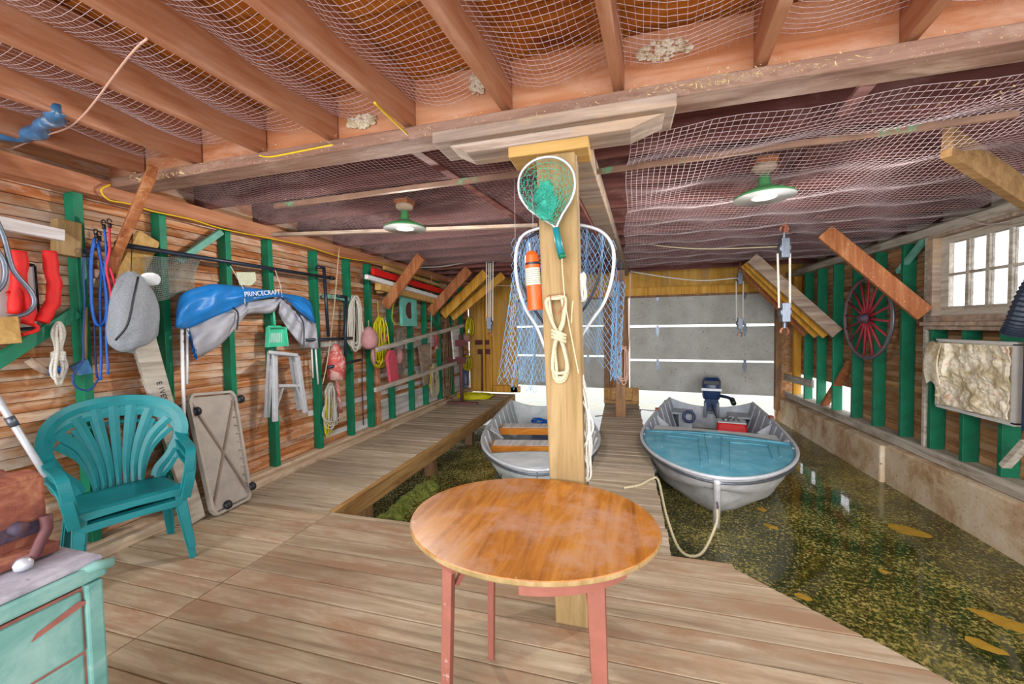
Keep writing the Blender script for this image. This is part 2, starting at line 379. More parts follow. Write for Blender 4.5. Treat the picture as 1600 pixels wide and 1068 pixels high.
# ================================================================ SETTING
YF = 8.8                       # far wall
WZ = -.42                      # water level
# near deck: planks along X, cut by the diagonal slip edge
def clip_right(y):
    if y > 2.58: return .66
    if y > 2.0: return .67 + (2.62 - y) * 1.02
    return 1.30 + (2.0 - y) * 1.0
mb = MB(); y = -1.6; w = .146
while y < 2.66:
    y1 = min(y + w - .007, 2.68)
    xr0, xr1 = clip_right(y), clip_right(y1)
    jit = random.uniform(-.015, .02)
    if y > 2.3: jit = 0
    dz = random.uniform(-.002, .002)
    for xa, xb, xa2, xb2 in ((-3.5, -2.325, -3.5, -2.325), (-2.318, xr0 + jit, -2.318, xr1 + jit)):
        mb.add([(xa, y, -.04 + dz), (xb, y, -.04 + dz), (xb2, y1, -.04 + dz), (xa2, y1, -.04 + dz), (xa, y, dz), (xb, y, dz), (xb2, y1, dz), (xa2, y1, dz)],
               [(0, 3, 2, 1), (4, 5, 6, 7), (0, 1, 5, 4), (1, 2, 6, 5), (2, 3, 7, 6), (3, 0, 4, 7)])
    y += w
def walkway(mb, x0, x1, ya, yb, w):
    y = ya
    while y < yb - .02:
        j = random.uniform(-.006, .008); dz = random.uniform(-.003, .003)
        mb.mm((x0, y, -.04 + dz), (x1 + j, min(y + w - .008, yb), dz)); y += w
floor = struct(mb.build('floor', 'deck', org=(0, 0, 0), bevel=.002))
ORG[floor.name] = (0, 0, 0); mb = MB(); mb.prism([(-3.5, -1.6, -.05), (4.5, -1.6, -.05), (1.26, 1.99, -.05), (.66, 2.6, -.05), (-3.5, 2.66, -.05)], (0, 0, .042)); mb.build('joint_filler', 'joint', floor)
mb = MB(); walkway(mb, -3.5, -2.36, 2.69, 8.5, .135)
struct(mb.build('floor', 'walk', org=(0, 0, 0), bevel=.003))
mb = MB(); walkway(mb, -.31, .31, 2.69, 8.4, .118)
struct(mb.build('floor', 'walk', org=(0, 0, 0), bevel=.003))
# edge timbers under the boards
mb = MB(); mb.mm((-2.36, 2.69, -.17), (-2.30, 8.5, .0)); mb.mm((-2.3, 2.6, -.22), (-2.02, 2.67, -.045))
struct(mb.build('trim_1', 'fascia', org=(0, 0, 0), bevel=.005))
mb = MB(); mb.mm((-2.0, 2.56, -.18), (.66, 2.6, -.045)); mb.mm((-.3, 2.75, -.2), (-.26, 8.4, -.045)); mb.mm((.26, 2.75, -.2), (.3, 8.4, -.045))
mb.beam((.64, 2.58, -.11), (2.6, .6, -.11), .04, .13)
for yy in (3.2, 4.6, 6.0, 7.4): mb.mm((-.29, yy, -1.1), (-.19, yy + .1, -.045)); mb.mm((.19, yy, -1.1), (.29, yy + .1, -.045)); mb.mm((-2.5, yy, -1.1), (-2.38, yy + .12, -.17))
struct(mb.build('trim_2', 'greypost', org=(0, 0, 0)))
# water
mb = MB(); mb.grid(lambda u, v: (-30 + 60 * u, .3 + 45 * v, WZ), 8, 8)
tag(mb.build('slip_water', 'water', org=(0, 0, 0)), 'murky green slip water covered in algae specks', 'water', kind='stuff')

# ---- left wall: boards
mb = MB(); mw = MB(); h = .066; z = -.02; Y0, Y1 = -.3, YF
while z < 2.62:
    y = Y0
    while y < Y1:
        L = random.uniform(3.0, 7.0); y2 = min(y + L, Y1); t = random.uniform(-.004, .004)
        tgt = mw if (z < 1.35 and y > 3.4 and random.random() < 1.0 - z * .35) or (z < .25 and y > 2.9) else mb
        tgt.add([(-3.505 + t, y, z), (-3.505 + t, y2 - .003, z), (-3.515 + t, y2 - .003, z + h - .004), (-3.515 + t, y, z + h - .004),
                 (-3.54, y, z), (-3.54, y2 - .003, z), (-3.54, y2 - .003, z + h - .004), (-3.54, y, z + h - .004)],
                [(0, 1, 2, 3), (4, 7, 6, 5), (0, 4, 5, 1), (1, 5, 6, 2), (2, 6, 7, 3), (3, 7, 4, 0)])
        y = y2
    z += h
wl = struct(mb.build('wall_left', 'wall_l', org=(0, 0, 0)))
mw.build('whitewashed_boards', 'whitewash', wl)
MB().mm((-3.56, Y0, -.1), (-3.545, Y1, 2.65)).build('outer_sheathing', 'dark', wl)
mb = MB(); mb.mm((-3.5, -.3, .001), (-3.36, 8.6, .075)); mb.mm((-3.5, -.3, .076), (-3.42, 8.6, .11))
struct(mb.build('baseboard_left', 'base', org=(0, 0, 0), bevel=.004))
# top plate on the left
mb = MB(); mb.mm((-3.54, -.3, 2.43), (-3.37, YF, 2.55)); mb.mm((-3.54, -.3, 2.551), (-3.515, YF, 2.9)); struct(mb.build('trim_3', 'joist', org=(0, 0, 0), bevel=.004))
# left studs
LL = ['behind the blue cords, the nearest one', 'behind the mesh bag, just right of the leaning plank', 'behind the grey canopy cloth, beside the leaning cart', 'behind the dustpan and step stool', 'at the right end of the blue canopy', 'behind the black pipe frames', 'behind the bright yellow rope hank', 'just left of the square turquoise board', 'straight below the square turquoise board', 'fourth from the far corner', 'third from the far corner, beside the long brown ropes', 'second from the far corner, behind the rail stand', 'last one in the far corner']
for i, px in enumerate((133, 262, 362, 427, 497, 548, 580, 613, 644, 666, 688, 707, 723)):
    y = LW(px, 500, 0).y
    mb = MB(); mb.mm((-3.503, y - .025, .112), (LWX, y + .025, 2.428))
    s = mb.build('wall_stud', 'green', bevel=.003)
    tag(s, 'green stud on the left wall, ' + LL[i], 'stud', 'green wall studs on the left wall')

# ---- right wall: boards with the low openings near the far end
mb = MB(); h = .066; z = .16
while z < 2.44:
    segs = [(1.6, YF)]
    if z < .50: segs = [(1.6, 6.72)]
    if 1.50 < z < 2.30: segs = [(5.14, YF)]
    for a, b in segs:
        y = a
        while y < b:
            L = random.uniform(1.2, 2.6); y2 = min(y + L, b); t = random.uniform(-.004, .004)
            mb.add([(3.225 + t, y, z), (3.225 + t, y2 - .003, z), (3.235 + t, y2 - .003, z + h - .003), (3.235 + t, y, z + h - .003),
                    (3.26, y, z), (3.26, y2 - .003, z), (3.26, y2 - .003, z + h - .003), (3.26, y, z + h - .003)],
                   [(3, 2, 1, 0), (4, 5, 6, 7), (0, 1, 5, 4), (1, 2, 6, 5), (2, 3, 7, 6), (3, 0, 4, 7)])
            y = y2
    z += h
wr = struct(mb.build('wall_right', 'wall_r', org=(0, 0, 0)))
mb = MB(); mb.mm((3.262, 1.6, .16), (3.28, 6.72, 1.52)); mb.mm((3.262, 6.72, .52), (3.28, YF, 2.5)); mb.mm((3.262, 5.14, 1.52), (3.28, 6.72, 2.5)); mb.mm((3.262, 1.6, 2.31), (3.28, 5.14, 2.5))
mb.build('outer_sheathing', 'wall_r', wr)
# concrete foundation of the right wall
mb = MB()
def conc(u, v):
    y = 5.75 + (YF + .1 - 5.75) * u; return (2.985 + .01 * math.sin(y * 5) + .02 * (1 - v), y, -1.1 + v * 1.12)
mb.mm((3.0, 1.2, -1.2), (3.4, 5.6, .04)); mb.mm((2.96, 5.62, -1.2), (3.4, YF + .2, .02)); mb.mm((3.06, 5.55, -1.2), (3.3, 5.7, .03))
struct(mb.build('wall_right', 'concrete', org=(0, 0, 0), bevel=.02))
mb = MB(); mb.mm((3.07, 1.2, .045), (3.27, YF, .155)); struct(mb.build('baseboard_right', 'sill', org=(0, 0, 0), bevel=.006))
mb = MB(); mb.mm((3.07, 1.2, 2.36), (3.26, YF, 2.45)); mb.mm((3.36, 1.2, 2.3), (3.4, YF, 2.9)); mb.mm((3.2, 1.2, 2.451), (3.36, YF, 2.5)); struct(mb.build('trim_4', 'sill', org=(0, 0, 0), bevel=.006))
RL = ['under the right half of the torn insulation panel', 'under the left half of the torn insulation panel', 'beside the left edge of the window', 'under the lower end of the mottled orange brace', 'just right of the red wheel', 'behind the red wheel', 'just left of the red wheel', 'at the end of the short grey nailed board', 'crossed by the short grey nailed board']
for ri, (px, yy) in enumerate(((1561, 715), (1501, 692), (1451, 680), (1405, 663), (1363, 650), (1330, 640), (1300, 630), (1276, 625), (1256, 620))):
    y = RW(px, yy, 0).y
    top = 2.358; 
    if y < 5.0: top = 1.46
    mb = MB(); mb.mm((RWX, y - .022, .156), (3.223, y + .022, top))
    tag(mb.build('wall_stud', 'green_d' if y < 7 else 'green', bevel=.003), 'green stud on right wall, ' + RL[ri], 'stud', 'green wall studs on the right wall')
tag(MB().mm((RWX, 8.45, .156), (3.223, 8.52, 2.35)).build('corner_stud', 'newbrace', bevel=.003), 'unpainted yellow stud beside the far end of the right wall', 'stud')

# ---- far wall
wf = MB()
wf.mm((-3.54, YF, 2.1), (3.4, YF + .05, 2.87))
wfo = struct(wf.build('wall_far', 'ply', org=(0, 0, 0)))
mb = MB(); mb.mm((-3.5, YF, -.02), (-2.42, YF + .03, 2.1)); mb.build('plywood_panel', 'ply', wfo)
mb = MB(); mb.mm((-.36, YF, -.5), (.16, YF + .05, 2.1)); mb.build('pier_boards', 'greypost', wfo)
mb = MB(); mb.mm((2.93, YF, -.5), (3.26, YF + .05, 2.1)); mb.build('end_boards', 'wall_r', wfo)
# framing of the far wall
def fl(px, off=.0): return PY(px, 560, YF - .05).x
mb = MB()
for px, wd in ((757, .05), (768, .03), (803, .16)):
    x = fl(px); mb.mm((x - wd / 2, YF - .09, .0), (x + wd / 2, YF - .001, 2.3))
mb.mm((-2.35, YF - .08, 2.10), (2.9, YF - .002, 2.28))
mb.mm((-2.9, YF - .09, .002), (-2.25, YF - .002, .14))
struct(mb.build('trim_5', 'newbrace', org=(0, 0, 0), bevel=.004))
mb = MB(); x = PY(1215, 560, YF - .05).x; mb.mm((x - .05, YF - .1, -.2), (x + .05, YF - .001, 2.1)); mb.mm((-2.35, YF - .14, 2.07), (2.9, YF - .09, 2.11))
x2 = -.36; mb.mm((x2, YF - .06, .1), (x2 + .1, YF - .001, 2.1))
struct(mb.build('trim_6', 'greypost', org=(0, 0, 0), bevel=.004))
# pier at the end of the centre walkway
mb = MB()
for xx in (-.33, .2): mb.mm((xx, 7.82, .001), (xx + .12, 7.86, .30))
mb.mm((-.21, 7.84, .06), (.2, 7.87, .30)); mb.mm((-.33, 7.79, .002), (.32, 7.82, .055))
struct(mb.build('trim_7', 'fascia', org=(0, 0, 0), bevel=.004))
# ---- the two panel doors over the slips
def door(name, xl, xr, zs, hinge_px):
    y = YF - .03
    d = None
    for k, (za, zb, sl) in enumerate(zs):
        mb = MB(); o = [(xl, y, za + sl * 0), (xr, y, za - sl), (xr, y, zb - sl * .4), (xl, y, zb)]
        mb.prism(o, (0, .03, 0))
        if d is None: d = struct(mb.build(name, 'greyply', org=(0, 0, 0))); ORG[d.name] = (0, 0, 0)
        else: mb.build('door_panel', 'greyply', d)
    for hx in hinge_px:
        mb = MB()
        for zz in (zs[0][1] - .0, zs[1][1] + .0, zs[2][1]):
            mb.mm((hx - .035, y - .012, zz - .13), (hx + .035, y - .002, zz - .02)); mb.mm((hx - .025, y - .02, zz - .02), (hx + .025, y - .01, zz + .04)); mb.prism([(hx - .03, y - .012, zz - .13), (hx + .03, y - .012, zz - .13), (hx, y - .012, zz - .22)], (0, .01, 0))
        mb.build('strap_hinge', 'alu_d', d)
    return d
def zf(px, py): return PY(px, py, YF).z
door('door_1', PY(808, 500, YF).x, PY(945, 500, YF).x, [(zf(808, 509), zf(808, 459), .02), (zf(808, 553), zf(808, 511.5), .02), (zf(808, 600), zf(808, 556), .04)], (-1.9, -.7))
door('door_2', PY(984, 500, YF).x, PY(1209, 500, YF).x, [(zf(984, 508), zf(984, 458), .015), (zf(984, 560), zf(984, 511.5), .03), (zf(984, 608), zf(984, 563.5), .06)], (PY(1027, 500, YF).x, PY(1163, 500, YF).x))

# ---- ceiling
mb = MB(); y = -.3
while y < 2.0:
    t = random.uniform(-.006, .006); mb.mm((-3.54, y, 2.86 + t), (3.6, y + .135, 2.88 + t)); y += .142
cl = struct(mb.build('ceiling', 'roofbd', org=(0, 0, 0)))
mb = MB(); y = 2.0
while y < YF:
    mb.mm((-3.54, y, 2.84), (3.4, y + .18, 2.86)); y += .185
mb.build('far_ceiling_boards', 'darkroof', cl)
MB().mm((-3.6, -.35, 2.9), (3.7, YF + .1, 2.93)).build('roof_deck', 'dark', cl)
mb = MB(); mb.mm((-3.54, 1.99, 2.58), (3.6, 2.03, 2.86)); mb.mm((-3.54, 2.04, 2.585), (3.6, 2.08, 2.86))
tag(mb.build('header_beam', 'header', org=(0, 1.99, 2.5), bevel=.004), 'long orange-brown header beam crossing the room above the near post', 'beam')
mb = MB(); mb.mm((-3.5, 1.92, 2.51), (3.5, 2.08, 2.578)); tag(mb.build('ledger_strip', 'ledger', bevel=.006), 'dusty brown ledger strip nailed along the bottom of the header beam', 'beam')
ORD = 'first second third fourth fifth sixth seventh eighth ninth tenth eleventh twelfth thirteenth fourteenth fifteenth sixteenth'.split()
for k, x in enumerate((-3.17, -2.65, -2.12, -1.6, -1.1, -.55, 0.0, .59, 1.11, 1.66, 2.2)):
    mb = MB(); sk = -.09  # slightly skewed towards the doors' axis
    a = Vector((x, 1.985, 2.715)); b = Vector((x - 2.1 * .10, -.2, 2.735))
    mb.beam(a, b, .048, .235)
    tag(mb.build('rafter', 'joist', bevel=.003), 'orange-brown rafter ending on the header beam, ' + ORD[k] + ' from the left wall', 'rafter', 'orange rafters over the near bay')
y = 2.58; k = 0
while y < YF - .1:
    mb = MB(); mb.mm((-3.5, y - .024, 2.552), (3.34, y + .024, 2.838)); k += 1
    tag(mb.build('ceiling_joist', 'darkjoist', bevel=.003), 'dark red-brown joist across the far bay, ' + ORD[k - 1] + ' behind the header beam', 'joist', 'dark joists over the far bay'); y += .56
# thin blocking strips between the far joists
for x, ya, yb, bl in ((-1.15, 2.1, 4.0, 'left of the near post'), (-.9, 4.0, 6.2, 'beyond the left lamp'), (1.05, 2.1, 4.6, 'above the right lamp'), (1.9, 4.6, 8, 'running far back above the right slip')):
    mb = MB(); mb.beam((x, ya, 2.54), (x + .25, yb, 2.54), .06, .02)
    tag(mb.build('bridging_strip', 'darkjoist'), 'thin brown strip nailed under the dark joists, ' + bl, 'strip', 'bridging strips under the far joists')
# green edged runners under the joists
for a, b, m, w, l in (((430, 322), (838, 268), 'railmix', .03, 'green speckled wooden strip hung left of the near post above the left lamp'),
                   ((400, 368), (840, 352), 'oldgrey', .05, 'pale grey wooden rail hung low behind the left lamp'),
                   ((905, 272), (1590, 178), 'railmix', .022, 'brown and green wooden pole hung across right of the near post')):
    z = 2.47
    p, q = PZ(a[0], a[1], z), PZ(b[0], b[1], z)
    mb = MB(); mb.beam(p, q, w, .03); tag(mb.build('ceiling_rail', m), l, 'rail')
# main girder from near post to far post
mb = MB(); p, q = PZ(897, 245, 2.42), PZ(975, 428, 2.42)
mb.beam(p + Vector((0, .0, .06)), q + Vector((0, .3, .06)), .16, .12)
tag(mb.build('main_girder', 'oldgrey', bevel=.006), 'weathered grey girder running from the near post back to the far post', 'beam')
mb = MB(); mb.beam(p + Vector((-.1, -.0, .04)), q + Vector((-.1, .3, .04)), .035, .14)
tag(mb.build('girder_board', 'darkjoist'), 'thin dark board fixed along the left side of the grey girder', 'board')
# splice blocks and post cap
mb = MB(); mb.mm((-.92, 1.86, 2.44), (.24, 2.09, 2.498)); 
mb.prism([(-.85, 1.9, 2.44), (-.75, 1.9, 2.39), (.05, 1.9, 2.39), (.2, 1.9, 2.44)], (0, .17, 0))
tag(mb.build('splice_block', 'oldgrey', bevel=.008), 'stepped grey splice timbers under the header beam above the yellow post cap', 'beam')
mb = MB(); mb.mm((-.53, 1.9, 2.335), (-.14, 2.08, 2.388)); tag(mb.build('post_cap', 'lumber_x', bevel=.006), 'fresh yellow block capping the near post', 'block')
# near post
mb = MB(); mb.add([(-.33, 1.92, 0), (-.165, 1.92, 0), (-.165, 2.08, 0), (-.33, 2.08, 0), (-.395, 1.92, 2.334), (-.205, 1.92, 2.334), (-.205, 2.08, 2.334), (-.395, 2.08, 2.334)],
                  [(0, 3, 2, 1), (4, 5, 6, 7), (0, 1, 5, 4), (1, 2, 6, 5), (2, 3, 7, 6), (3, 0, 4, 7)])
tag(mb.build('support_post', 'lumber', bevel=.008), 'thick pale yellow timber post in the middle behind the round table', 'post')
# far post
p = PZ(970, 651, 0); mb = MB(); mb.mm((p.x - .08, p.y, 0), (p.x + .08, p.y + .15, 2.4))
tag(mb.build('support_post', 'greypost', bevel=.008), 'mottled brown post standing at the far end of the centre walkway', 'post')
# ---- window
def R2(px, py): q = RW(px, py, 0); return q.y, q.z
wy1 = RW(1455, 376, 0).y; wz0, wz1 = 1.54, 2.33
win = MB()
ya, yb = wy1 - 1.95, wy1
win.mm((3.08, ya - .05, wz0 - .06), (3.26, yb + .02, wz0)); win.mm((3.08, ya - .05, wz1), (3.26, yb + .02, wz1 + .06))
win.mm((3.08, yb - .06, wz0), (3.26, yb + .02, wz1)); win.mm((3.08, ya - .05, wz0), (3.26, ya + .02, wz1))
win.mm((3.03, ya - .05, wz0 - .10), (3.1, yb + .03, wz0 - .06))
wo = struct(win.build('window_1', 'oldgrey', org=(3.17, yb, wz0), bevel=.006))
mb = MB(); gy0, gy1, gz0, gz1 = ya + .08, yb - .16, wz0 + .09, wz1 - .07
mb.mm((3.15, gy0, wz0 + .002), (3.19, yb - .062, gz0)); mb.mm((3.15, gy0, gz1), (3.19, yb - .062, wz1 - .002)); mb.mm((3.15, gy1, gz0), (3.19, yb - .062, gz1)); mb.mm((3.15, ya + .022, gz0), (3.19, gy0, gz1))
nn = 8
for i in range(1, nn): yy = gy0 + (gy1 - gy0) * i / nn; mb.mm((3.15, yy - .018, gz0), (3.19, yy + .018, gz1))
zz = (gz0 + gz1) / 2; mb.mm((3.152, gy0, zz - .012), (3.188, gy1, zz + .012))
mb.build('window_sash', 'sill', wo)
for i in range(nn):
    a = gy0 + (gy1 - gy0) * i / nn + .018; b = gy0 + (gy1 - gy0) * (i + 1) / nn - .018
    for za, zb in ((gz0, zz - .012), (zz + .012, gz1)): MB().mm((3.168, a, za), (3.171, b, zb)).build('window_pane', 'glass', wo)
tag(MB().mm((3.06, ya - .2, 1.40), (3.12, yb - .0, 1.475)).build('window_apron', 'oldgrey', bevel=.004), 'dusty horizontal timber under the small-paned window', 'board')
# trimmer stud left of window
tag(MB().mm((3.09, yb + .03, .156), (3.223, yb + .07, 2.358)).build('wall_stud', 'sill', bevel=.003), 'bare grey stud along the left side of the small-paned window', 'stud')
# ---- knee braces
def brace(a, b, mat, w, h, label, name='knee_brace', up=(0, 1, 0)):
    mb = MB(); mb.beam(a, b, w, h, up); return tag(mb.build(name, mat, bevel=.003), label, 'brace')
# ================================================================ BRACES, LAMPS, WHEEL AND RIGHT SIDE THINGS
def xbrace(w0, w1, top, side, mat, label, yb=None, W=.19, T=.045, name='knee_brace'):
    """board in a plane of constant Y from a wall stud up to the ceiling; w0/w1 pixel ends of its middle line"""
    a = (LW if side == 'L' else RW)(w0[0], w0[1], .1); b = PY(w1[0], w1[1], a.y)
    if top: b = a + (b - a) * ((top - a.z) / (b.z - a.z))
    d = (b - a).normalized(); n = Vector((d.z, 0, -d.x))
    if n.x < 0: n = -n
    o = [a + n * W / 2, b + n * W / 2, b - n * W / 2, a - n * W / 2]
    # plumb cut at the lower end
    mb = MB(); mb.prism([p + Vector((0, -T / 2, 0)) for p in o], (0, T, 0))
    return tag(mb.build(name, mat, bevel=.004), label, 'brace')
# big near-left brace rises to the header beam in front of the ledger
a = Vector((-3.34, 1.62, 1.92)); b = Vector((-2.62, 1.86, 2.49))
a = LW(183, 395, .06); b = PZ(238, 268, 2.49)
mb = MB(); mb.beam(a, b, .05, .13, (0, .3, 1)); mb.beam(a + Vector((0, 0, 0)), LW(172, 432, .04), .05, .11, (0, .3, 1))
tag(mb.build('knee_brace', 'brace', bevel=.004), 'large orange-brown brace beside the blue cords, rising to the header beam at left', 'brace')
xbrace((602, 478), (655, 405), 2.52, 'L', 'brace', 'dark orange brace crossing in front of the red board on the left wall', W=.15)
xbrace((672, 488), (720, 435), 2.52, 'L', 'brace', 'dark reddish brace, nearest of the three close together at the far left', W=.17)
xbrace((692, 492), (745, 440), 2.52, 'L', 'newbrace', 'yellow-orange brace between two others at the far left', W=.17)
xbrace((706, 496), (768, 445), 2.52, 'L', 'newbrace', 'orange brace nearest the far wall at the far left', W=.15)
xbrace((1444, 490), (1298, 370), 2.47, 'R', 'brace', 'long mottled orange brace above the red spoked wheel', W=.17)
a = RW(1640, 330, .1); b = PZ(1480, 222, 2.5)
mb = MB(); mb.beam(a, b, .05, .17, (0, 0, 1)); tag(mb.build('knee_brace', 'tanbrace', bevel=.004), 'plain tan brace at the upper right corner above the window', 'brace')
for (p, q, mt, l) in (((1308, 520), (1200, 425), 'oldgrey', 'weathered grey brace, nearest of the four beside the right door'),
                  ((1293, 522), (1192, 428), 'newbrace', 'orange brace, second of the four beside the right door'),
                  ((1279, 522), (1184, 430), 'newbrace', 'orange brace, third of the four beside the right door'),
                  ((1262, 520), (1176, 433), 'brace', 'brown brace nearest the right door')):
    xbrace(p, q, 2.48, 'R', mt, l, W=.17)
# diagonal in the low openings and the short board nailed over them
mb = MB(); mb.beam(RW(1288, 632, -.06), RW(1330, 566, -.06), .05, .10, (1, 0, 0)); tag(mb.build('diagonal_brace', 'brace'), 'orange slanting brace below the red wheel, beside the low openings', 'brace')
a, b = RW(1224, 588, .02), RW(1270, 600, .02)
mb = MB(); mb.beam(a, b, .035, .13); tag(mb.build('nailed_board', 'sill', bevel=.004), 'short grey board nailed across the studs beside the right door', 'board')
mb = MB(); mb.beam(RW(1404, 425, -.03), RW(1452, 365, -.03), .05, .05, (1, 0, 0)); tag(mb.build('diagonal_brace', 'mint'), 'thin green slanting strip between studs left of the window', 'brace')
mb = MB(); mb.beam(RW(1570, 728, .05), RW(1605, 690, .05), .04, .06, (1, 0, 0)); tag(mb.build('diagonal_brace', 'sill'), 'short grey stick leaning on the right sill at the picture edge', 'brace')
# left wall diagonals
def ldiag(p, q, w, m, l, off=-.02, nm='diagonal_brace', t=.045):
    mb = MB(); mb.beam(LW(p[0], p[1], off), LW(q[0], q[1], off), t, w, (1, 0, 0) if False else (0, 0, 1)); return tag(mb.build(nm, m, bevel=.003), l, 'brace')
ldiag((-60, 600), (118, 487), .07, 'green', 'green slanting brace behind the white rope hank at far left', .0)
ldiag((278, 408), (345, 362), .05, 'mint', 'pale green slanting brace above the long black pole', -.02)
ldiag((672, 495), (690, 520), .10, 'green', 'short green slanting block behind the upper wooden rail', .0)
ldiag((505, 462), (545, 468), .05, 'mint', 'short mint cross piece behind the black pipe frames', -.02)
# bare new lumber brace behind the near knee brace
mb = MB(); mb.beam(LW(178, 470, -.03), LW(232, 370, -.03), .04, .15, (0, 0, 1)); tag(mb.build('lumber_offcut', 'lumber_x', bevel=.003), 'pale lumber offcut nailed slantwise behind the big orange-brown brace', 'board')

# ---- pendant lamps
def pendant(c, r, label, lightpow):
    t = thing('pendant_lamp', c, label, 'lamp', 'enamel pendant lamps')
    c = Vector(c)  # c = centre of the rim
    MB().lathe([(r, 0), (r * .99, .008), (r * .72, .034), (r * .42, .056), (r * .2, .08), (r * .17, .14), (.02, .15), (.02, .142), (r * .15, .134), (r * .18, .074), (r * .40, .05), (r * .7, .028), (r * .96, .003)], c, 36).build('lamp_shade', 'enamel_g', t, smooth=True)
    MB().lathe([(r * .97, -.003), (r * .7, .026), (r * .40, .048), (r * .18, .072), (r * .15, .132), (r * .13, .13), (r * .17, .066), (r * .39, .044), (r * .69, .022), (r * 1.0, -.004)], c, 36).build('shade_lining', 'enamel', t, smooth=True)
    MB().lathe([(.0, .018), (.02, .021), (.034, .04), (.036, .055), (.028, .075), (.016, .10), (.016, .12)], c, 20).build('light_bulb', 'bulb', t, smooth=True)
    MB().lathe([(.028, .148), (.03, .17), (.022, .2), (.012, .21), (.012, 2.455 - c.z), (.05, 2.47 - c.z), (.07, 2.49 - c.z), (.07, 2.512 - c.z)], c, 20).build('lamp_stem', 'oldgrey', t, smooth=True)
    MB().box((c.x, c.y, 2.531), (.12, .12, .035)).build('mounting_block', 'brace', t)
    ld = bpy.data.lights.new('bulb_light', 'POINT'); ld.energy = lightpow; ld.shadow_soft_size = .05; ld.color = (1, .95, .88)
    lo = bpy.data.objects.new('bulb_light', ld); COL.objects.link(lo); lo.location = (0, 0, -.07); lo.parent = t
p = PZ(633, 357, 2.32); pendant(p, .17, 'green and white enamel pendant lamp hanging left of the near post', 30)
p = PZ(1194, 308, 2.31); pendant(p, .175, 'green and white enamel pendant lamp hanging right of the near post', 30)

# ---- red wagon wheel
c = RW(1354, 497, .09); R0 = .50
t = thing('wagon_wheel', c, 'old wagon wheel with red wooden spokes hanging on the right wall', 'wheel')
ring = lambda r, x=0: [(c.x + x, c.y + r * math.cos(a * math.pi / 24), c.z + r * math.sin(a * math.pi / 24)) for a in range(48)]
MB().tube(ring(R0), .022, 8, True).build('wheel_rim', 'wheelrim', t, smooth=True)
MB().tube(ring(R0 + .017), .012, 6, True).build('iron_tyre', 'alu_d', t, smooth=True)
RX = Matrix.Rotation(math.pi / 2, 3, 'Y')
MB().lathe([(.03, -.09), (.045, -.085), (.05, -.04), (.065, -.02), (.065, .02), (.05, .05), (.04, .08)], c, 20, RX).build('wheel_hub', 'rust_d', t, smooth=True)
for k in range(16):
    a = 2 * math.pi * k / 16 + .1; d = Vector((0, math.cos(a), math.sin(a)))
    MB().tube([c + d * .05, c + d * .16, c + d * (R0 - .02)], [.017, .015, .012], 6).build('spoke', 'wheelred', t, smooth=True)
# ---- torn insulation panel in a frame
A = RW(1466, 530, .06); B = RW(1592, 655, .06)
y1, y0 = A.y, RW(1585, 600, .06).y; zt, zb = 1.30, .60
zt = RW(1470, 532, .06).z; zb = RW(1482, 637, .06).z
t = thing('insulation_panel', (3.03, (y0 + y1) / 2, zb), 'framed panel of torn papery insulation hanging under the window', 'panel')
MB().mm((3.045, y0, zb), (3.085, y1, zt)).build('panel_backing', 'insul', t)
def ins(u, v):
    yy = y0 + .03 + (y1 - y0 - .05) * u; zz = zb + .03 + (zt - zb - .05) * v
    fold = .035 * noise.noise((u * 3, v * 3.5, .3)) + .022 * noise.noise((u * 9, v * 8, 2.)) + .012 * noise.noise((u * 24, v * 20, 5.))
    return (3.02 + fold - (.03 if u > .82 and v > .45 else 0), yy, zz)
MB().grid(ins, 40, 40, (.012, 0, 0)).build('torn_paper', 'insul', t)
MB().grid(lambda u, v: (2.985 - .03 * math.sin(v * 3), y1 - .12 + .17 * u, zt - .02 - (zt - zb) * .62 * v - .02 * math.sin(u * 7)), 8, 12, (.01, 0, 0)).build('paper_flap', 'insul', t)
mb = MB(); mb.mm((3.03, y0 - .02, zb - .015), (3.09, y1 + .0, zb + .012)); mb.mm((3.03, y0 - .02, zb), (3.09, y0 + .01, zt)); mb.mm((3.03, y1 - .015, zb), (3.09, y1 + .01, zt)); mb.mm((3.03, y0 - .02, zt - .01), (3.09, y1 + .01, zt + .018))
mb.build('panel_frame', 'offwhite', t)
# dark corrugated hose and dark sheet at the picture edge
mb = MB(); pts = [RW(1640, 420, .14), RW(1612, 455, .14), RW(1590, 505, .14), RW(1582, 522, .14)]; sp = spline(pts, 14)
mb.tube(sp, [.072 if i % 2 else .062 for i in range(len(sp))], 14); tag(mb.build('corrugated_hose', 'duct'), 'dark corrugated hose end hanging at the right edge beside the window', 'hose')
tag(MB().mm((3.01, RW(1625, 600, .05).y, .62), (3.09, RW(1592, 600, .09).y - .02, 1.38)).build('dark_panel', 'navy', bevel=.01), 'dark navy panel standing at the right edge beside the torn insulation', 'panel')
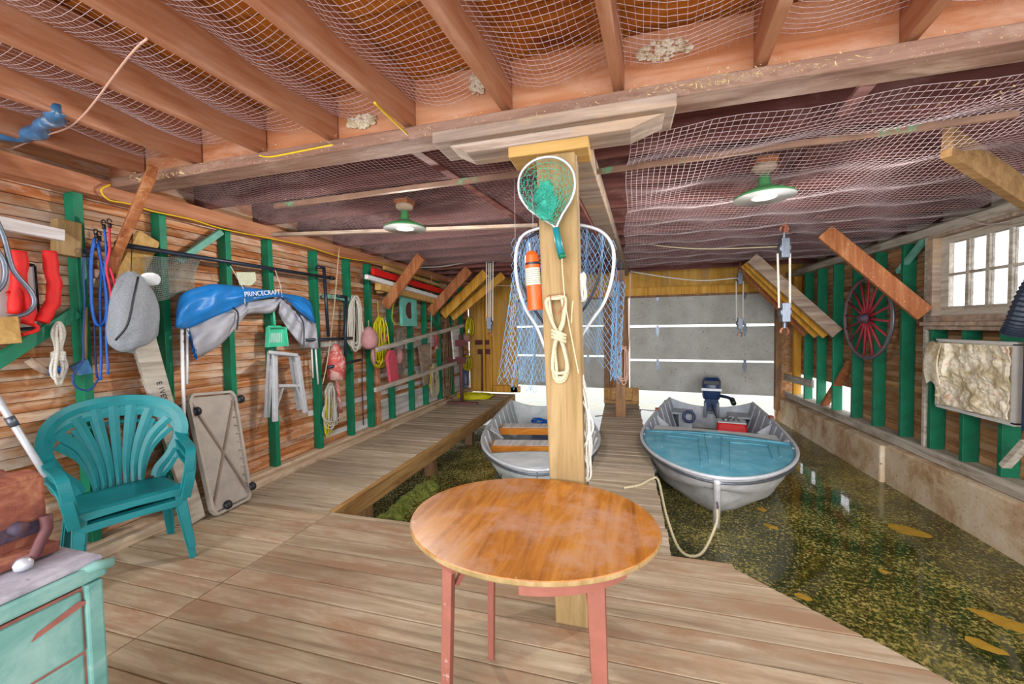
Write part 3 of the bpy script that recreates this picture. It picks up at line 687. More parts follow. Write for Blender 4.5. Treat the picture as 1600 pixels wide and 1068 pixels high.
# ---- block and tackle sets
def tackle(top, bot, label, nro=4, s=1., hook=True, mat='r_white'):
    top, bot = Vector(top), Vector(bot)
    t = thing('block_and_tackle', top, label, 'pulley', None)
    for nm, p, up in (('upper_block', top, 1), ('lower_block', bot, -1)):
        mb = MB(); mb.lathe([(.0, -.028 * s), (.03 * s, -.028 * s), (.036 * s, -.018 * s), (.036 * s, .018 * s), (.03 * s, .028 * s), (0, .028 * s)], p, 18, Matrix.Rotation(math.pi / 2, 3, 'X'))
        mb.box((p.x, p.y, p.z), (.045 * s, .064 * s, .12 * s)); mb.tube([p + Vector((0, 0, up * .06 * s)), p + Vector((0, 0, up * .10 * s))], .01 * s)
        b = mb.build(nm, 'alu_d', t, smooth=False, bevel=.004)
        h = MB(); q = p + Vector((0, 0, up * .12 * s)); h.tube([q + Vector((math.cos(a) * .022 * s, 0, math.sin(a) * .025 * s)) for a in [i * .5 - 1 for i in range(10)]], .006 * s); h.build('hook', 'rust', b)
    for k in range(nro):
        x = (k - (nro - 1) / 2) * .07 * s / max(1, nro - 1) * 1.0
        MB().tube([(top.x + x, top.y + .012 * (k % 2), top.z - .03 * s), (bot.x + x * .9, bot.y + .012 * (k % 2), bot.z + .03 * s)], .006 * s, 5).build('fall_rope', mat, t)
Y = 6.3
tackle(PY(765, 402, Y), PY(765, 505, Y), 'tall pulley set with white ropes in front of the golden plywood wall', 4, 1.6)
MB_ = MB(); p = PY(765, 402, Y); MB_.tube([p + Vector((0, 0, .16)), p + Vector((0, 0, 2.545 - p.z))], .006); tag(MB_.build('hanger_hook', 'rust'), 'rusty hook carrying the pulley set before the golden plywood', 'hook')
Y = 7.6; tackle(PY(1156, 435, Y), PY(1156, 505, Y), 'small pulley set hanging before the right grey door', 2, 1.6)
Y = 4.6; tackle(PY(1225, 388, Y), PY(1226, 488, Y), 'pulley set with a dangling hook beside the right door jamb', 2, 1.6)
mb = MB(); p = PY(1226, 388, Y); mb.tube([p + Vector((0, 0, .16)), p + Vector((.01, 0, 2.545 - p.z))], .012); tag(mb.build('hanger_hook', 'rust'), 'brown iron hanger carrying the pulley set beside the right door jamb', 'hook')
mb = MB(); p = PY(1156, 435, 7.6); mb.tube([p + Vector((0, 0, .18)), p + Vector((.01, 0, 2.545 - p.z))], .012); tag(mb.build('hanger_hook', 'rust'), 'rusty hanger carrying the small pulley set before the right grey door', 'hook')
# ---- slack lines under the ceiling
def line(pts, r, mat, name, label, cat='rope', n=8):
    mb = MB(); mb.tube(spline(pts, n), r, 5); return tag(mb.build(name, mat, smooth=True), label, cat)
line([PY(*q, 6.2) for q in ((645, 418), (690, 416), (730, 409), (762, 401))], .012, 'r_white', 'slack_rope', 'white rope sagging from the left wall top to the tall pulley set')
line([PY(*q, 7.4) for q in ((668, 432), (700, 438), (760, 445), (850, 447))], .009, 'r_pink', 'slack_rope', 'thin pale line stretched low below the ceiling at the far left')
line([PY(*q, 7.5) for q in ((985, 424), (1050, 434), (1100, 438), (1152, 434))], .012, 'r_white', 'slack_rope', 'white rope sagging over the right door to its small pulley set')
line([PY(*q, 5.5) for q in ((900, 345), (960, 372), (1080, 388), (1225, 385))], .007, 'r_cream', 'slack_rope', 'thin line crossing under the net right of the grey girder')
# yellow wire along the top of the left wall
pts = [PX(px, py, -3.34) for px, py in ((172, 288), (158, 297), (170, 312), (200, 318), (240, 330), (300, 343), (350, 358), (420, 372), (480, 385), (540, 403), (600, 412), (650, 426), (690, 440))]
line(pts, .006, 'wire_y', 'yellow_wire', 'yellow cable running along the top of the left wall', 'cable', 6)
line([PZ(*q, 2.49) for q in ((585, 160), (600, 175), (618, 192), (637, 210))], .006, 'wire_y', 'yellow_wire', 'short end of yellow cable poking below the header beam', 'cable', 4)
line([PZ(*q, 2.49) for q in ((405, 243), (420, 245), (450, 240), (520, 226))], .005, 'wire_y', 'yellow_wire', 'yellow cable tucked under the header ledger at left', 'cable', 4)
# blue plastic sheet strip stuffed at the upper left
mb = MB(); P = [PZ(*q, 2.62) for q in ((-20, 205), (40, 213), (70, 195), (95, 172))]
sp = spline(P, 6); mb.tube([p + Vector((.01 * math.sin(i), .01 * math.cos(i * 1.3), 0)) for i, p in enumerate(sp)], [.034 + .006 * math.sin(i * .9) for i in range(len(sp))], 12); tag(mb.build('plastic_sheet', 'strapblue', smooth=True), 'crumpled strip of blue plastic tucked among the rafters at upper left', 'plastic sheet')
# strings and cobwebby twine at upper left
line([PZ(*q, 2.6) for q in ((0, 240), (60, 215), (120, 190), (200, 90), (230, 60))], .004, 'r_pink', 'slack_rope', 'thin dusty string looped across the rafters at upper left')
# ================================================================ THINGS ON THE LEFT WALL
def tubes_L(name, segs, r, mat, label, cat, off=.05, seg=8, group=None):
    mb = MB()
    for s in segs:
        pts = [LW(q[0], q[1], q[2] if len(q) > 2 else off) for q in s]
        mb.tube(spline(pts, 5) if len(pts) > 2 else pts, r, seg)
    return tag(mb.build(name, mat, smooth=True), label, cat, group)
def hank(name, rect, plane, n, r, mat, label, cat='rope', wraps=None, spread=.5, closed_top=False, depth=.03, seed=0, parts=True, tail=None, group=None):
    """rope bundle hanging from the top-middle of rect (x0,y0,x1,y1), in a wall plane"""
    rnd = random.Random(seed); x0, y0, x1, y1 = rect; xm = (x0 + x1) / 2; mb = MB()
    for k in range(n):
        w = (x1 - x0) / 2 * rnd.uniform(.15, 1.0); b = y1 - (y1 - y0) * rnd.uniform(0, .18); tz = rnd.uniform(-depth, depth)
        ty = y0 + (y1 - y0) * rnd.uniform(0, .06); cx = xm + rnd.uniform(-.25, .25) * (x1 - x0 - 2 * w + 2)
        mid = y0 + (y1 - y0) * .42; pin = w * (spread)
        P = [(cx, ty), (cx + w * .7, ty + (mid - ty) * .4), (cx + pin, mid), (cx + w, b - (b - mid) * .35), (cx + w * .5, b), (cx - w * .5, b), (cx - w, b - (b - mid) * .35), (cx - pin, mid), (cx - w * .7, ty + (mid - ty) * .4)]
        pts = [plane(px + rnd.uniform(-.8, .8), py + rnd.uniform(-.8, .8), .05 + tz + .02 * math.sin(i + k)) for i, (px, py) in enumerate(P)]
        mb.tube(spline(pts, 5, True), r, 5, True)
    if tail: mb.tube(spline([plane(q[0], q[1], .05) for q in tail], 6), r, 5)
    o = mb.build(name, mat, smooth=True); tag(o, label, cat, group)
    if wraps:
        wy0, wy1, ww = wraps; mb = MB(); m = 5
        for i in range(m):
            yy = wy0 + (wy1 - wy0) * (i + .5) / m; c = plane(xm, yy, .05); e = (plane(xm + ww, yy, .05) - plane(xm - ww, yy, .05)).length / 2; ax = (plane(xm + ww, yy, .05) - plane(xm - ww, yy, .05)).normalized(); nz = Vector((0, 0, 1)).cross(ax)
            mb.tube([c + ax * math.cos(a * .524) * e + nz * math.sin(a * .524) * (depth + .012) + Vector((0, 0, .003 * math.sin(a))) for a in range(12)], r * 1.1, 5, True)
        mb.build('rope_wrap', mat, o, smooth=True)
    return o
# shelf board and end block at far left
mb = MB(); mb.beam(LW(-40, 340, .06), LW(98, 368, .06), .05, .07); tag(mb.build('shelf_board', 'whitewash', bevel=.004), 'whitish board nailed level high on the left wall above the red straps', 'board')
mb = MB(); mb.beam(LW(104, 345, .02), LW(104, 400, .02), .12, .07, (1, 0, 0)); tag(mb.build('end_block', 'lumber', bevel=.006), 'rough-cut lumber block nailed beside the first green stud', 'block')
mb = MB(); mb.beam(LW(-40, 518, .1), LW(22, 515, .1), .12, .15); tag(mb.build('shelf_block', 'lumber_x', bevel=.005), 'pale lumber block below the grey panel at the left edge', 'block')
# grey panel with dark edge
P = [LW(-50, 395, .0), LW(50, 415, .0), LW(58, 512, .0), LW(-50, 520, .0)]
t = thing('wall_panel', P[1], 'off-white panel with dark edging behind the red straps', 'panel')
MB().prism(P, (.02, 0, 0)).build('panel_sheet', 'offwhite', t)
mb = MB()
for i in range(3): mb.tube([P[i] + Vector((.015, 0, 0)), P[i + 1] + Vector((.015, 0, 0))], .012, 6)
mb.build('panel_edging', 'black', t)
# red straps (folded life belts)
def strap(pts, w, label, th=.03, tail=None):
    mb = MB(); C = spline([LW(px, py, .08) for px, py in pts], 6); ws = w if isinstance(w, list) else [w] * len(C)
    vs = []; fs = []
    for i, c in enumerate(C):
        k = ws[min(int(i / len(C) * len(ws)), len(ws) - 1)]
        d = (C[min(i + 1, len(C) - 1)] - C[max(i - 1, 0)]).normalized(); n = Vector((1, 0, 0)); s = d.cross(n).normalized()
        for j in range(10):
            a = j / 10 * 2 * math.pi; vs.append(c + s * math.cos(a) * k / 2 * (1 + .12 * math.sin(i * .9 + j)) + n * math.sin(a) * th)
    for i in range(len(C) - 1):
        for j in range(10): fs.append((i * 10 + j, i * 10 + (j + 1) % 10, i * 10 + 10 + (j + 1) % 10, i * 10 + 10 + j))
    fs += [tuple(range(10)), tuple(range(len(vs) - 10, len(vs)))]
    mb.add(vs, fs); return mb
a = strap([(30, 392), (31, 420), (28, 450), (24, 490)], .066, ''); b = strap([(28, 430), (40, 460), (46, 490), (42, 506)], .05, '')
t = tag(a.build('red_strap', 'red', smooth=True), 'red folded strap hanging in front of the off-white panel', 'strap', None); b.build('strap_fold', 'red', t, smooth=True)
strap([(12, 455), (22, 470), (36, 490), (38, 502), (55, 508), (58, 515), (34, 523)], .022, '', .008).build('loose_tie', 'red', t, smooth=True)
a = strap([(78, 392), (80, 420), (85, 445), (82, 472), (72, 490), (66, 503)], .066, ''); tag(a.build('red_strap', 'red', smooth=True), 'red folded strap hanging alone on the bare planks beside the first stud', 'strap')
# grey black cable loop at the picture edge
tubes_L('black_cable', [[(-10, 335), (6, 370), (20, 420), (48, 455), (53, 475), (40, 490), (10, 497)], [(-12, 380), (6, 410), (6, 440), (-10, 460)]], .012, 'alu_d', 'dark grey cable looped over the off-white panel at the left edge', 'cable', .14)
# blue handled brush
t = tag(MB().tube([LW(44, 562, .04), LW(58, 572, .04), LW(76, 583, .04)], [.02, .022, .018], 8).build('paint_brush', 'oldgrey', smooth=True), 'grey handled brush with blue ferrule behind the white rope hank', 'brush')
mb = MB(); mb.tube([LW(74, 582, .04), LW(90, 576, .04)], [.022, .03], 8); mb.build('blue_ferrule', 'r_blue', t, smooth=True)
mb = MB(); mb.prism([LW(108, 572, .02), LW(130, 560, .02), LW(140, 582, .02), LW(118, 586, .02)], (.04, 0, 0)); tag(mb.build('blue_rag', 'strapblue'), 'small blue cloth caught behind the blue cords', 'cloth')
# white rope hank at left
hank('rope_hank', (77, 502, 105, 605), LW, 4, .0085, 'r_white', 'off-white rope hank tied in the middle, hung left of the blue cords', wraps=(549, 563, 7), spread=.3, seed=2)
# blue shock cords and pink cord
def cords(name, curves, r, mat, label, off=.08, hooks=None):
    mb = MB()
    for c in curves: mb.tube(spline([LW(px, py, off + .012 * (i % 2)) for px, py in c], 6), r, 6)
    o = mb.build(name, mat, smooth=True); tag(o, label, 'cord')
    if hooks:
        h = MB()
        for (px, py) in hooks:
            c = LW(px, py, off); h.tube([c + Vector((0, .012 * math.cos(a), .018 * math.sin(a))) for a in [x * .6 for x in range(8)]], .004, 5)
            h.tube([c + Vector((0, 0, -.01)), c + Vector((0, 0, -.04))], .011, 6)
        h.build('cord_hook', 'black', o, smooth=True)
    return o
cords('shock_cord', [[(148, 372), (143, 400), (142, 440), (144, 480), (150, 505), (160, 506), (166, 490), (164, 440), (152, 380)]], .009, 'r_blue', 'thick bright blue shock cord looped over its hook', .1, [(150, 362)])
cords('shock_cord', [[(154, 375), (158, 420), (156, 470), (158, 540), (157, 594)]], .008, 'r_blue', 'long straight blue shock cord hanging lowest beside its twin', .09, [(155, 366)])
cords('shock_cord', [[(163, 356), (166, 395), (163, 430), (168, 470), (166, 520), (169, 585)]], .007, 'r_blue', 'blue shock cord hanging beside the pink cord, tied with a white scrap', .12, [(162, 348)])
cords('shock_cord', [[(131, 398), (130, 430), (132, 470), (130, 520), (129, 562), (115, 585), (118, 603), (140, 609), (155, 590)]], .006, 'r_navy', 'dark blue cord whose lower end makes a big loop', .08, [(131, 392)])
cords('shock_cord', [[(137, 398), (140, 440), (147, 500), (149, 560), (152, 590)]], .006, 'r_navy', 'thin dark blue cord hanging behind the looped ones', .06, [(138, 392)])
cords('shock_cord', [[(171, 356), (171, 390), (166, 420), (172, 450), (174, 468), (179, 446), (171, 418)]], .007, 'r_red', 'pink-red cord twisted into a small loop beside the big brace', .14, [(171, 346)])
# brass-coloured stick behind the cords
mb = MB(); mb.tube([LW(134, 480, .03), LW(133, 565, .03)], .011, 8); tag(mb.build('wooden_stick', 'lumber', smooth=True), 'thin tan stick hanging behind the dark blue cord', 'stick')
# grey mesh bag
cb = LW(208, 485, .16)
mb = MB(); H = (LW(212, 425, .16) - LW(212, 545, .16)).length
def bag(u, v):
    a = u * 2 * math.pi; prof = [(.0, .0), (.09, .03), (.13, .12), (.145, .32), (.135, .55), (.11, .75), (.07, .92), (.025, 1.0)]
    k = v * (len(prof) - 1); i = min(int(k), len(prof) - 2); f = k - i
    r = prof[i][0] * (1 - f) + prof[i + 1][0] * f; h = prof[i][1] * (1 - f) + prof[i + 1][1] * f
    w = 1 + .07 * math.sin(3 * a + v * 7) + .04 * math.sin(7 * a - v * 11)
    return (cb.x + r * .62 * w * math.cos(a), cb.y + r * w * math.sin(a) * 1.02 + (h - .5) * -.0, cb.z - H / 2 + h * H + .03 * math.sin(a) * (1 - v))
mb.grid(bag, 40, 24); t = tag(mb.build('mesh_bag', 'bag', smooth=True), 'full grey mesh bag hanging below the big orange-brown brace', 'bag')
mb = MB(); c = cb + Vector((.02, .05, H * .42)); mb.grid(lambda u, v: (c.x + .05 * math.sin(v * 3.14) * math.cos(u * 6.28), c.y + (.05 * math.sin(v * 3.14)) * math.sin(u * 6.28) + .10 * v, c.z + .06 * (.5 - v) + .04 * math.sin(v * 3.14) * math.cos(u * 6.28)), 14, 8); mb.build('white_bag_neck', 'white', t, smooth=True)
mb = MB(); mb.tube(spline([cb + Vector((.10, -.02, H * .42)), cb + Vector((.13, -.07, .08)), cb + Vector((.125, -.11, -.1)), cb + Vector((.06, -.14, -.2))], 6), .007, 6); mb.build('draw_cord', 'black', t, smooth=True)
mb = MB(); mb.tube([LW(207, 356, .1), cb + Vector((0, 0, H * .5))], .003, 5); mb.build('hang_string', 'black', t)
# white tassel of rope under the bag
hank('rope_hank', (170, 470, 182, 535), LW, 4, .007, 'r_white', 'bit of white rope hanging between the blue cords and the mesh bag', seed=5)
# piece of wire mesh hanging on the wall
def netpiece(name, corners, nu, nv, r, mat, label, cat, off=.03, parent=None, wob=.01, diamond=False):
    A, B, C, D = corners; mb = MB()
    f = lambda u, v: (A * (1 - u) + B * u) * (1 - v) + (D * (1 - u) + C * u) * v + Vector((wob * math.sin(u * 9 + v * 4), wob * math.sin(v * 8) * .6, wob * math.sin(u * 12) * .5))
    for i in range(nu + 1): mb.tube([f(i / nu, j / 10) for j in range(11)], r, 3, cap=False)
    for j in range(nv + 1): mb.tube([f(i / 10, j / nv) for i in range(11)], r, 3, cap=False)
    o = mb.build(name, mat, parent)
    if label: tag(o, label, cat)
    return o
netpiece('wire_mesh', [LW(222, 402, .05), LW(312, 400, .05), LW(302, 452, .05), LW(228, 476, .05)], 34, 22, .0022, 'net_grey', 'square piece of fine grey mesh hanging under the black pole', 'net')
# leaning plank with handwriting
a0, a1 = Vector((-3.27, PZ(268, 812, 0).y, .005)), LW(206, 545, .02)
t = None
d = (a1 - a0); L = d.length; d.normalize(); side = Vector((0, 1, -d.y / d.z)).normalized(); nrm = side.cross(d).normalized()
if nrm.x < 0: nrm = -nrm
o = a0 + Vector((0, -.02, 0)); top = a0 + d * (L + .12); wv = side * .155
t = MB().prism([o + Vector((0, -.01, 0)), o + side * .1, top + wv, top], nrm * .035).build('leaning_plank', 'sill', bevel=.004)
tag(t, 'grey plank with handwriting leaning on the wall behind the turquoise chairs', 'plank')
mid = a0 + d * L * .66 + side * .07 + nrm * .0375
text('E 1VES - NO - X8A', 'handwriting', 'black', t, frame(mid, -d, side), .052, .0004)
# long black pole
t = tag(MB().tube([LW(188, 382, .09), LW(522, 435, .09)], .019, 10).build('black_pole', 'blackpipe', smooth=True), 'long black pole lying level across the green studs', 'pole')
mb = MB()
for q in ((190, 382), (518, 434)): c = LW(*q, .09); mb.tube([c + Vector((0, -.03, 0)), c + Vector((0, .03, 0))], .025, 10)
mb.build('pole_cap', 'black', t, smooth=True)
# folded boat canopy
t = thing('boat_canopy', LW(380, 500, .1), 'folded boat canopy in blue vinyl and grey cloth hung from the black pole', 'canopy')
def cloth(poly_top, poly_bot, mat, name, off=.1, puff=.07, seed=1, nu=40, nv=10):
    A, B = spline([Vector((p[0], p[1], 0)) for p in poly_top], 8), spline([Vector((p[0], p[1], 0)) for p in poly_bot], 8)
    ga = lambda L, t: L[min(int(t * (len(L) - 1)), len(L) - 1)]
    def at(L, t):
        k = t * (len(L) - 1); i = min(int(k), len(L) - 2); return L[i].lerp(L[i + 1], k - i)
    def f(u, v):
        p = at(A, u).lerp(at(B, u), v)
        o = off + puff * math.sin(math.pi * min(max(v, 0.02), .98)) + .012 * math.sin(u * 31 + v * 6 + seed) + .008 * math.sin(v * 17 + u * 9)
        return LW(p.x, p.y, o)
    mb = MB(); mb.grid(f, nu, nv, (-.012, 0, 0)); return mb.build(name, mat, t, smooth=True)
cloth([(276, 500), (283, 462), (320, 446), (345, 444), (400, 450), (440, 457), (482, 468), (492, 500)],
      [(276, 512), (296, 512), (335, 495), (362, 484), (395, 470), (440, 465), (470, 488), (492, 505)], 'tarp_b', 'blue_vinyl_cover', .15, .06)
cloth([(297, 512), (335, 492), (383, 472), (392, 470), (430, 466), (441, 462)],
      [(308, 560), (345, 538), (378, 500), (390, 490), (425, 488), (441, 468)], 'tarp_g', 'grey_cloth_fold', .10, .06, 3)
cloth([(440, 464), (455, 478), (472, 490), (494, 505)], [(436, 490), (452, 515), (474, 540), (498, 545)], 'tarp_g', 'grey_cloth_fold', .10, .05, 5)
cloth([(294, 515), (300, 530), (306, 540)], [(300, 535), (304, 556), (309, 562)], 'tarp_b', 'blue_cloth_end', .13, .02, 7)
for pts, w in (([(364, 480), (372, 490), (370, 515)], .02), ([(463, 487), (474, 505), (475, 540)], .02)):
    MB().tube(spline([LW(px, py, .185) for px, py in pts], 5), .007, 5).build('dark_piping', 'black', t)
for A_, B_, r_ in (((284, 512), (289, 712), .012), ((293, 512), (292, 600), .010), ((352, 467), (415, 463), .012), ((493, 545), (497, 600), .010), ((487, 545), (489, 590), .009)):
    MB().tube([LW(*A_, .16 if A_[1] < 480 else .1), LW(*B_, .17 if A_[1] < 480 else .1)], r_, 8).build('white_tube', 'white', t, smooth=True)
c1, c2 = LW(380, 460, .235), LW(439, 456, .235)
text('PRINCECRAFT', 'canopy_lettering', 'white', t, frame((c1 + c2) / 2, c2 - c1, (0, 0, 1)), .06, .0006)
for q in (((360, 415), (380, 450), (383, 475)), ((430, 422), (438, 445), (441, 464))):
    MB().tube([LW(px, py, .12 + .05 * i) for i, (px, py) in enumerate(q)], .003, 5).build('hang_string', 'r_white', t)
tag(MB().prism([LW(368, 425, .0), LW(398, 425, .0), LW(400, 438, .0), LW(392, 446, .0), LW(374, 445, .0)], (.006, 0, 0)).build('paper_scrap', 'label'), 'torn scrap of pale card pinned on the wall above the canopy', 'card')
# dustpan
c = LW(430, 525, .06); t = thing('dustpan', c, 'mint green slotted dustpan hanging below the grey cloth', 'dustpan')
sy = (LW(446, 525, .06) - LW(415, 525, .06)).length; sz = (LW(430, 508, .06) - LW(430, 541, .06)).length
mb = MB(); o = [c + Vector((0, -sy * .42, sz * .42)), c + Vector((0, -sy * .3, sz * .5)), c + Vector((0, sy * .3, sz * .5)), c + Vector((0, sy * .42, sz * .42)), c + Vector((0, sy * .5, -sz * .5)), c + Vector((0, -sy * .5, -sz * .5))]
mb.prism(o, (-.008, 0, 0)); 
for k in range(3): mb.beam(o[[5, 0, 4][k]] + Vector((.02, 0, 0)), o[[0, 3, 3][k]] + Vector((.02, 0, 0)), .05, .008, (0, 1, 0) if k != 1 else (0, 0, 1))
mb.build('pan', 'pan', t, bevel=.003)
mb = MB()
for k in range(8): y = c.y + (k - 3.5) * sy * .085; mb.mm((c.x, y - .003, c.z - sz * .3), (c.x + .006, y + .003, c.z + sz * .15))
mb.build('slot_rib', 'white', t)
MB().tube([c + Vector((0, 0, sz * .5)), c + Vector((0, -.01, sz * .5 + .17))], [.014, .010], 8).build('handle', 'pan', t, smooth=True)
# aluminium step stool hung on the wall
t = thing('step_stool', LW(445, 600, .08), 'small aluminium step stool hanging on the wall below the dustpan', 'step stool')
def LP(px, py, off): return LW(px, py, off)
MB().prism([LP(417, 549, .05), LP(420, 547, .26), LP(466, 552, .26), LP(466, 556, .05)][:4], (0, 0, -.03)).build('top_step', 'alu', t, bevel=.003)
for a, b, o1, o2, nm in (((422, 552), (417, 652), .08, .10, 'front_leg'), ((429, 552), (430, 658), .20, .22, 'front_leg'), ((464, 556), (477, 644), .20, .22, 'rear_leg'), ((455, 556), (468, 640), .08, .10, 'rear_leg')):
    MB().beam(LP(*a, o1), LP(*b, o2), .03, .045, (0, 1, 0)).build(nm, 'alu', t, bevel=.002)
MB().prism([LP(436, 605, .10), LP(436, 600, .22), LP(470, 600, .22), LP(470, 604, .10)], (0, 0, -.025)).build('lower_step', 'alu', t)
for a, b in (((442, 606), (431, 640)), ((463, 604), (474, 635))): MB().beam(LP(*a, .2), LP(*b, .2), .008, .02, (1, 0, 0)).build('brace_strut', 'alu', t)
MB().beam(LP(425, 545, .1), LP(424, 560, .1), .02, .02).build('hang_bar', 'alu_d', t)
# black pipe frames
tubes_L('pipe_frame', [[(495, 417), (506, 418)], [(506, 418), (513, 526)], [(477, 531), (550, 528)]], .019, 'blackpipe', 'black pipe frame like a tall T beside the canopy', 'pipe', .14)
tubes_L('pipe_frame', [[(527, 462), (541, 464)], [(541, 464), (539, 566)], [(512, 574), (563, 562)]], .019, 'blackpipe', 'lower black pipe frame in front of the red cone float', 'pipe', .16)
# strings, ropes
line([LW(530, 388, .14), LW(522, 480, .14), LW(512, 560, .14), LW(504, 600, .14)], .005, 'r_cream', 'hanging_rope', 'thin pale line hanging from the ceiling beside the black pipes')
hank('rope_hank', (503, 598, 532, 668), LW, 14, .006, 'r_white', 'loose tangle of white and yellow rope low beside the fourth stud', seed=3, spread=.7)
hank('rope_hank', (507, 615, 520, 682), LW, 3, .007, 'r_yellow', 'yellow rope end mixed into the low white tangle', seed=4)
hank('rope_hank', (543, 462, 568, 548), LW, 16, .011, 'r_white', 'thick bundle of off-white rope behind the black pipe frames', seed=6, spread=.8, depth=.04)
# floats and toys
def float_(name, label, c, prof, mat, stick=None, lath_seg=20):
    t = thing(name, c, label, 'float'); MB().lathe(prof, c, lath_seg).build('float_body', mat, t, smooth=True)
    if stick: MB().tube([Vector(c) + Vector(stick[0]), Vector(c) + Vector(stick[1])], stick[2], 8).build('float_stick', mat, t, smooth=True)
    MB().tube([Vector(c) + Vector((0, 0, prof[-1][1])), Vector(c) + Vector((0, 0, prof[-1][1] + .08))], .004, 5).build('hang_string', 'r_cream', t)
float_('marker_float', 'red and pale cone-shaped float with a stick, behind the lower pipe frame', LW(526, 592, .12), [(0, 0), (.10, 0), (.105, .12), (.11, .16), (.10, .26), (.03, .42), (0, .43)], 'coral', ((0, 0, 0), (0, .06, -.42), .018))
float_('marker_float', 'dusty pink bell-shaped float right of the off-white rope bundle', LW(577, 545, .12), [(0, 0), (.05, .0), (.11, .04), (.125, .12), (.09, .24), (.03, .30), (0, .31)], 'dusty', ((.02, .05, 0), (.02, .07, -.22), .022))
hank('rope_hank', (580, 495, 605, 572), LW, 18, .011, 'r_yellow', 'bright yellow rope hank hung above the pair of wooden rails', seed=8, spread=.75, depth=.05)
P = [(604, 546), (612, 546), (615, 556), (620, 598), (607, 602), (601, 560)]
t = tag(MB().prism([LW(px, py, .20) for px, py in P], (.05, 0, 0)).build('foam_paddle', 'pink', bevel=.012), 'flat pink foam paddle-shaped fender hanging over the wooden rails', 'fender')
MB().tube([LW(609, 548, .23), LW(605, 510, .23), LW(602, 500, .2)], .006, 5).build('yellow_loop', 'r_yellow', t)
float_('small_float', 'small pale pink float hidden behind the pink paddle', LW(624, 568, .1), [(0, 0), (.04, .02), (.06, .1), (.05, .2), (0, .26)], 'dusty')
float_('small_float', 'small red float above the wooden rail left of the turquoise board', LW(601, 534, .08), [(0, 0), (.05, .01), (.055, .1), (.02, .15), (0, .16)], 'coral')
# turquoise square board with a hole
c = LW(636, 485, .04); t = thing('plaque', c, 'square turquoise board with a round dark opening', 'board')
s2 = .23; mb = MB(); n = 24; ring = [(s2 * .55 * math.cos(2 * math.pi * k / n), s2 * .6 * math.sin(2 * math.pi * k / n)) for k in range(n)]
sq = []
for k in range(n):
    a = 2 * math.pi * k / n; m = max(abs(math.cos(a)), abs(math.sin(a))); sq.append((s2 * math.cos(a) / m, s2 * 1.1 * math.sin(a) / m))
vs = [c + Vector((.0, y, z)) for y, z in ring] + [c + Vector((0, y, z)) for y, z in sq]; vs += [v + Vector((.05, 0, 0)) for v in vs[:]]
fs = []
for k in range(n):
    j = (k + 1) % n; fs += [(k, n + k, n + j, j), (2 * n + k, 2 * n + j, 3 * n + j, 3 * n + k), (k, j, 2 * n + j, 2 * n + k), (n + k, 3 * n + k, 3 * n + j, n + j)]
mb.add(vs, fs); mb.build('board_ring', 'teal', t)
MB().mm((c.x - .0, c.y - .08, c.z - .14), (c.x + .045, c.y + .05, c.z + .13)).build('wooden_insert', 'maroon', t)
# red and white long boards on top with a lumber shelf
for a, b, w, m, l in (((582, 424), (703, 459), .09, 'redpaint', 'bright red long board lying high under the left ceiling'),
                      ((572, 432), (690, 466), .06, 'white', 'white long board lying just below the red one'),):
    mb = MB(); mb.beam(LW(*a, .22), LW(*b, .22), .05, w); tag(mb.build('long_board', m, bevel=.006), l, 'board')
mb = MB(); mb.beam(LW(590, 446, .16), LW(682, 470, .16), .09, .12); mb.beam(LW(594, 444, .05), LW(594, 458, .05), .05, .09, (1, 0, 0)); tag(mb.build('shelf_bracket', 'lumber_x', bevel=.005), 'pale lumber bearer under the red and white boards', 'board')
mb = MB(); mb.beam(LW(600, 418, .14), LW(690, 447, .14), .04, .05); tag(mb.build('long_board', 'lumber_x'), 'narrow tan batten lying on top of the red board', 'board')
# two wooden rails and the brown stand that holds their far end
A = PX(588, 546, -3.12); B = PX(724, 508, -3.12); C_ = PX(586, 609, -3.12); D_ = PX(731, 560, -3.12)
tag(MB().beam(A, B, .04, .06).build('wooden_rail', 'sill', bevel=.004), 'upper of two long grey wooden rails standing off the left wall', 'rail')
tag(MB().beam(C_, D_, .04, .06).build('wooden_rail', 'sill', bevel=.004), 'lower of two long grey wooden rails standing off the left wall', 'rail')
st = PZ(722, 631, 0); t = thing('rail_stand', st, 'brown pipe stand with cross boards at the far end of the rails', 'stand')
MB().mm((st.x - .32, st.y - .05, .002), (st.x + .32, st.y + .05, .045)).build('stand_base', 'browniron', t, bevel=.004)
MB().tube([st + Vector((0, 0, .04)), st + Vector((0, 0, 1.38))], .035, 10).build('stand_post', 'browniron', t, smooth=True)
for z, w, h in ((.80, .26, .14), (1.15, .2, .12)): MB().mm((st.x - w, st.y - .075, z), (st.x + .12, st.y - .04, z + h)).build('cross_board', 'maroon', t)
# things hanging between far studs
P = [(652, 540), (672, 535), (673, 596), (661, 602)]
tag(MB().prism([LW(px, py, .0) for px, py in P], (.03, 0, 0)).build('hanging_board', 'oldgrey', bevel=.003), 'weathered grey board hanging behind the rails', 'board')
P = [(704, 515), (716, 512), (717, 556), (708, 561)]
tag(MB().prism([LW(px, py, .25) for px, py in P], (.03, 0, 0)).build('hanging_board', 'whitewash', bevel=.003), 'pale whitish board hanging beside the rail stand', 'board')
hank('rope_hank', (617, 512, 636, 585), LW, 8, .006, 'r_grey', 'grey tangle of thin line below the turquoise board', seed=11, spread=.8)
hank('rope_hank', (672, 568, 687, 620), LW, 8, .006, 'r_cream', 'cream and yellow line hanging low between two far studs', seed=12, spread=.8)
hank('rope_hank', (670, 572, 678, 612), LW, 3, .006, 'r_yellow', 'yellow strands beside the cream line between two far studs', seed=13)
hank('rope_hank', (692, 495, 706, 622), LW, 9, .007, 'r_brown', 'long brown ropes hanging from ceiling height left of the stand', seed=14, spread=.9)
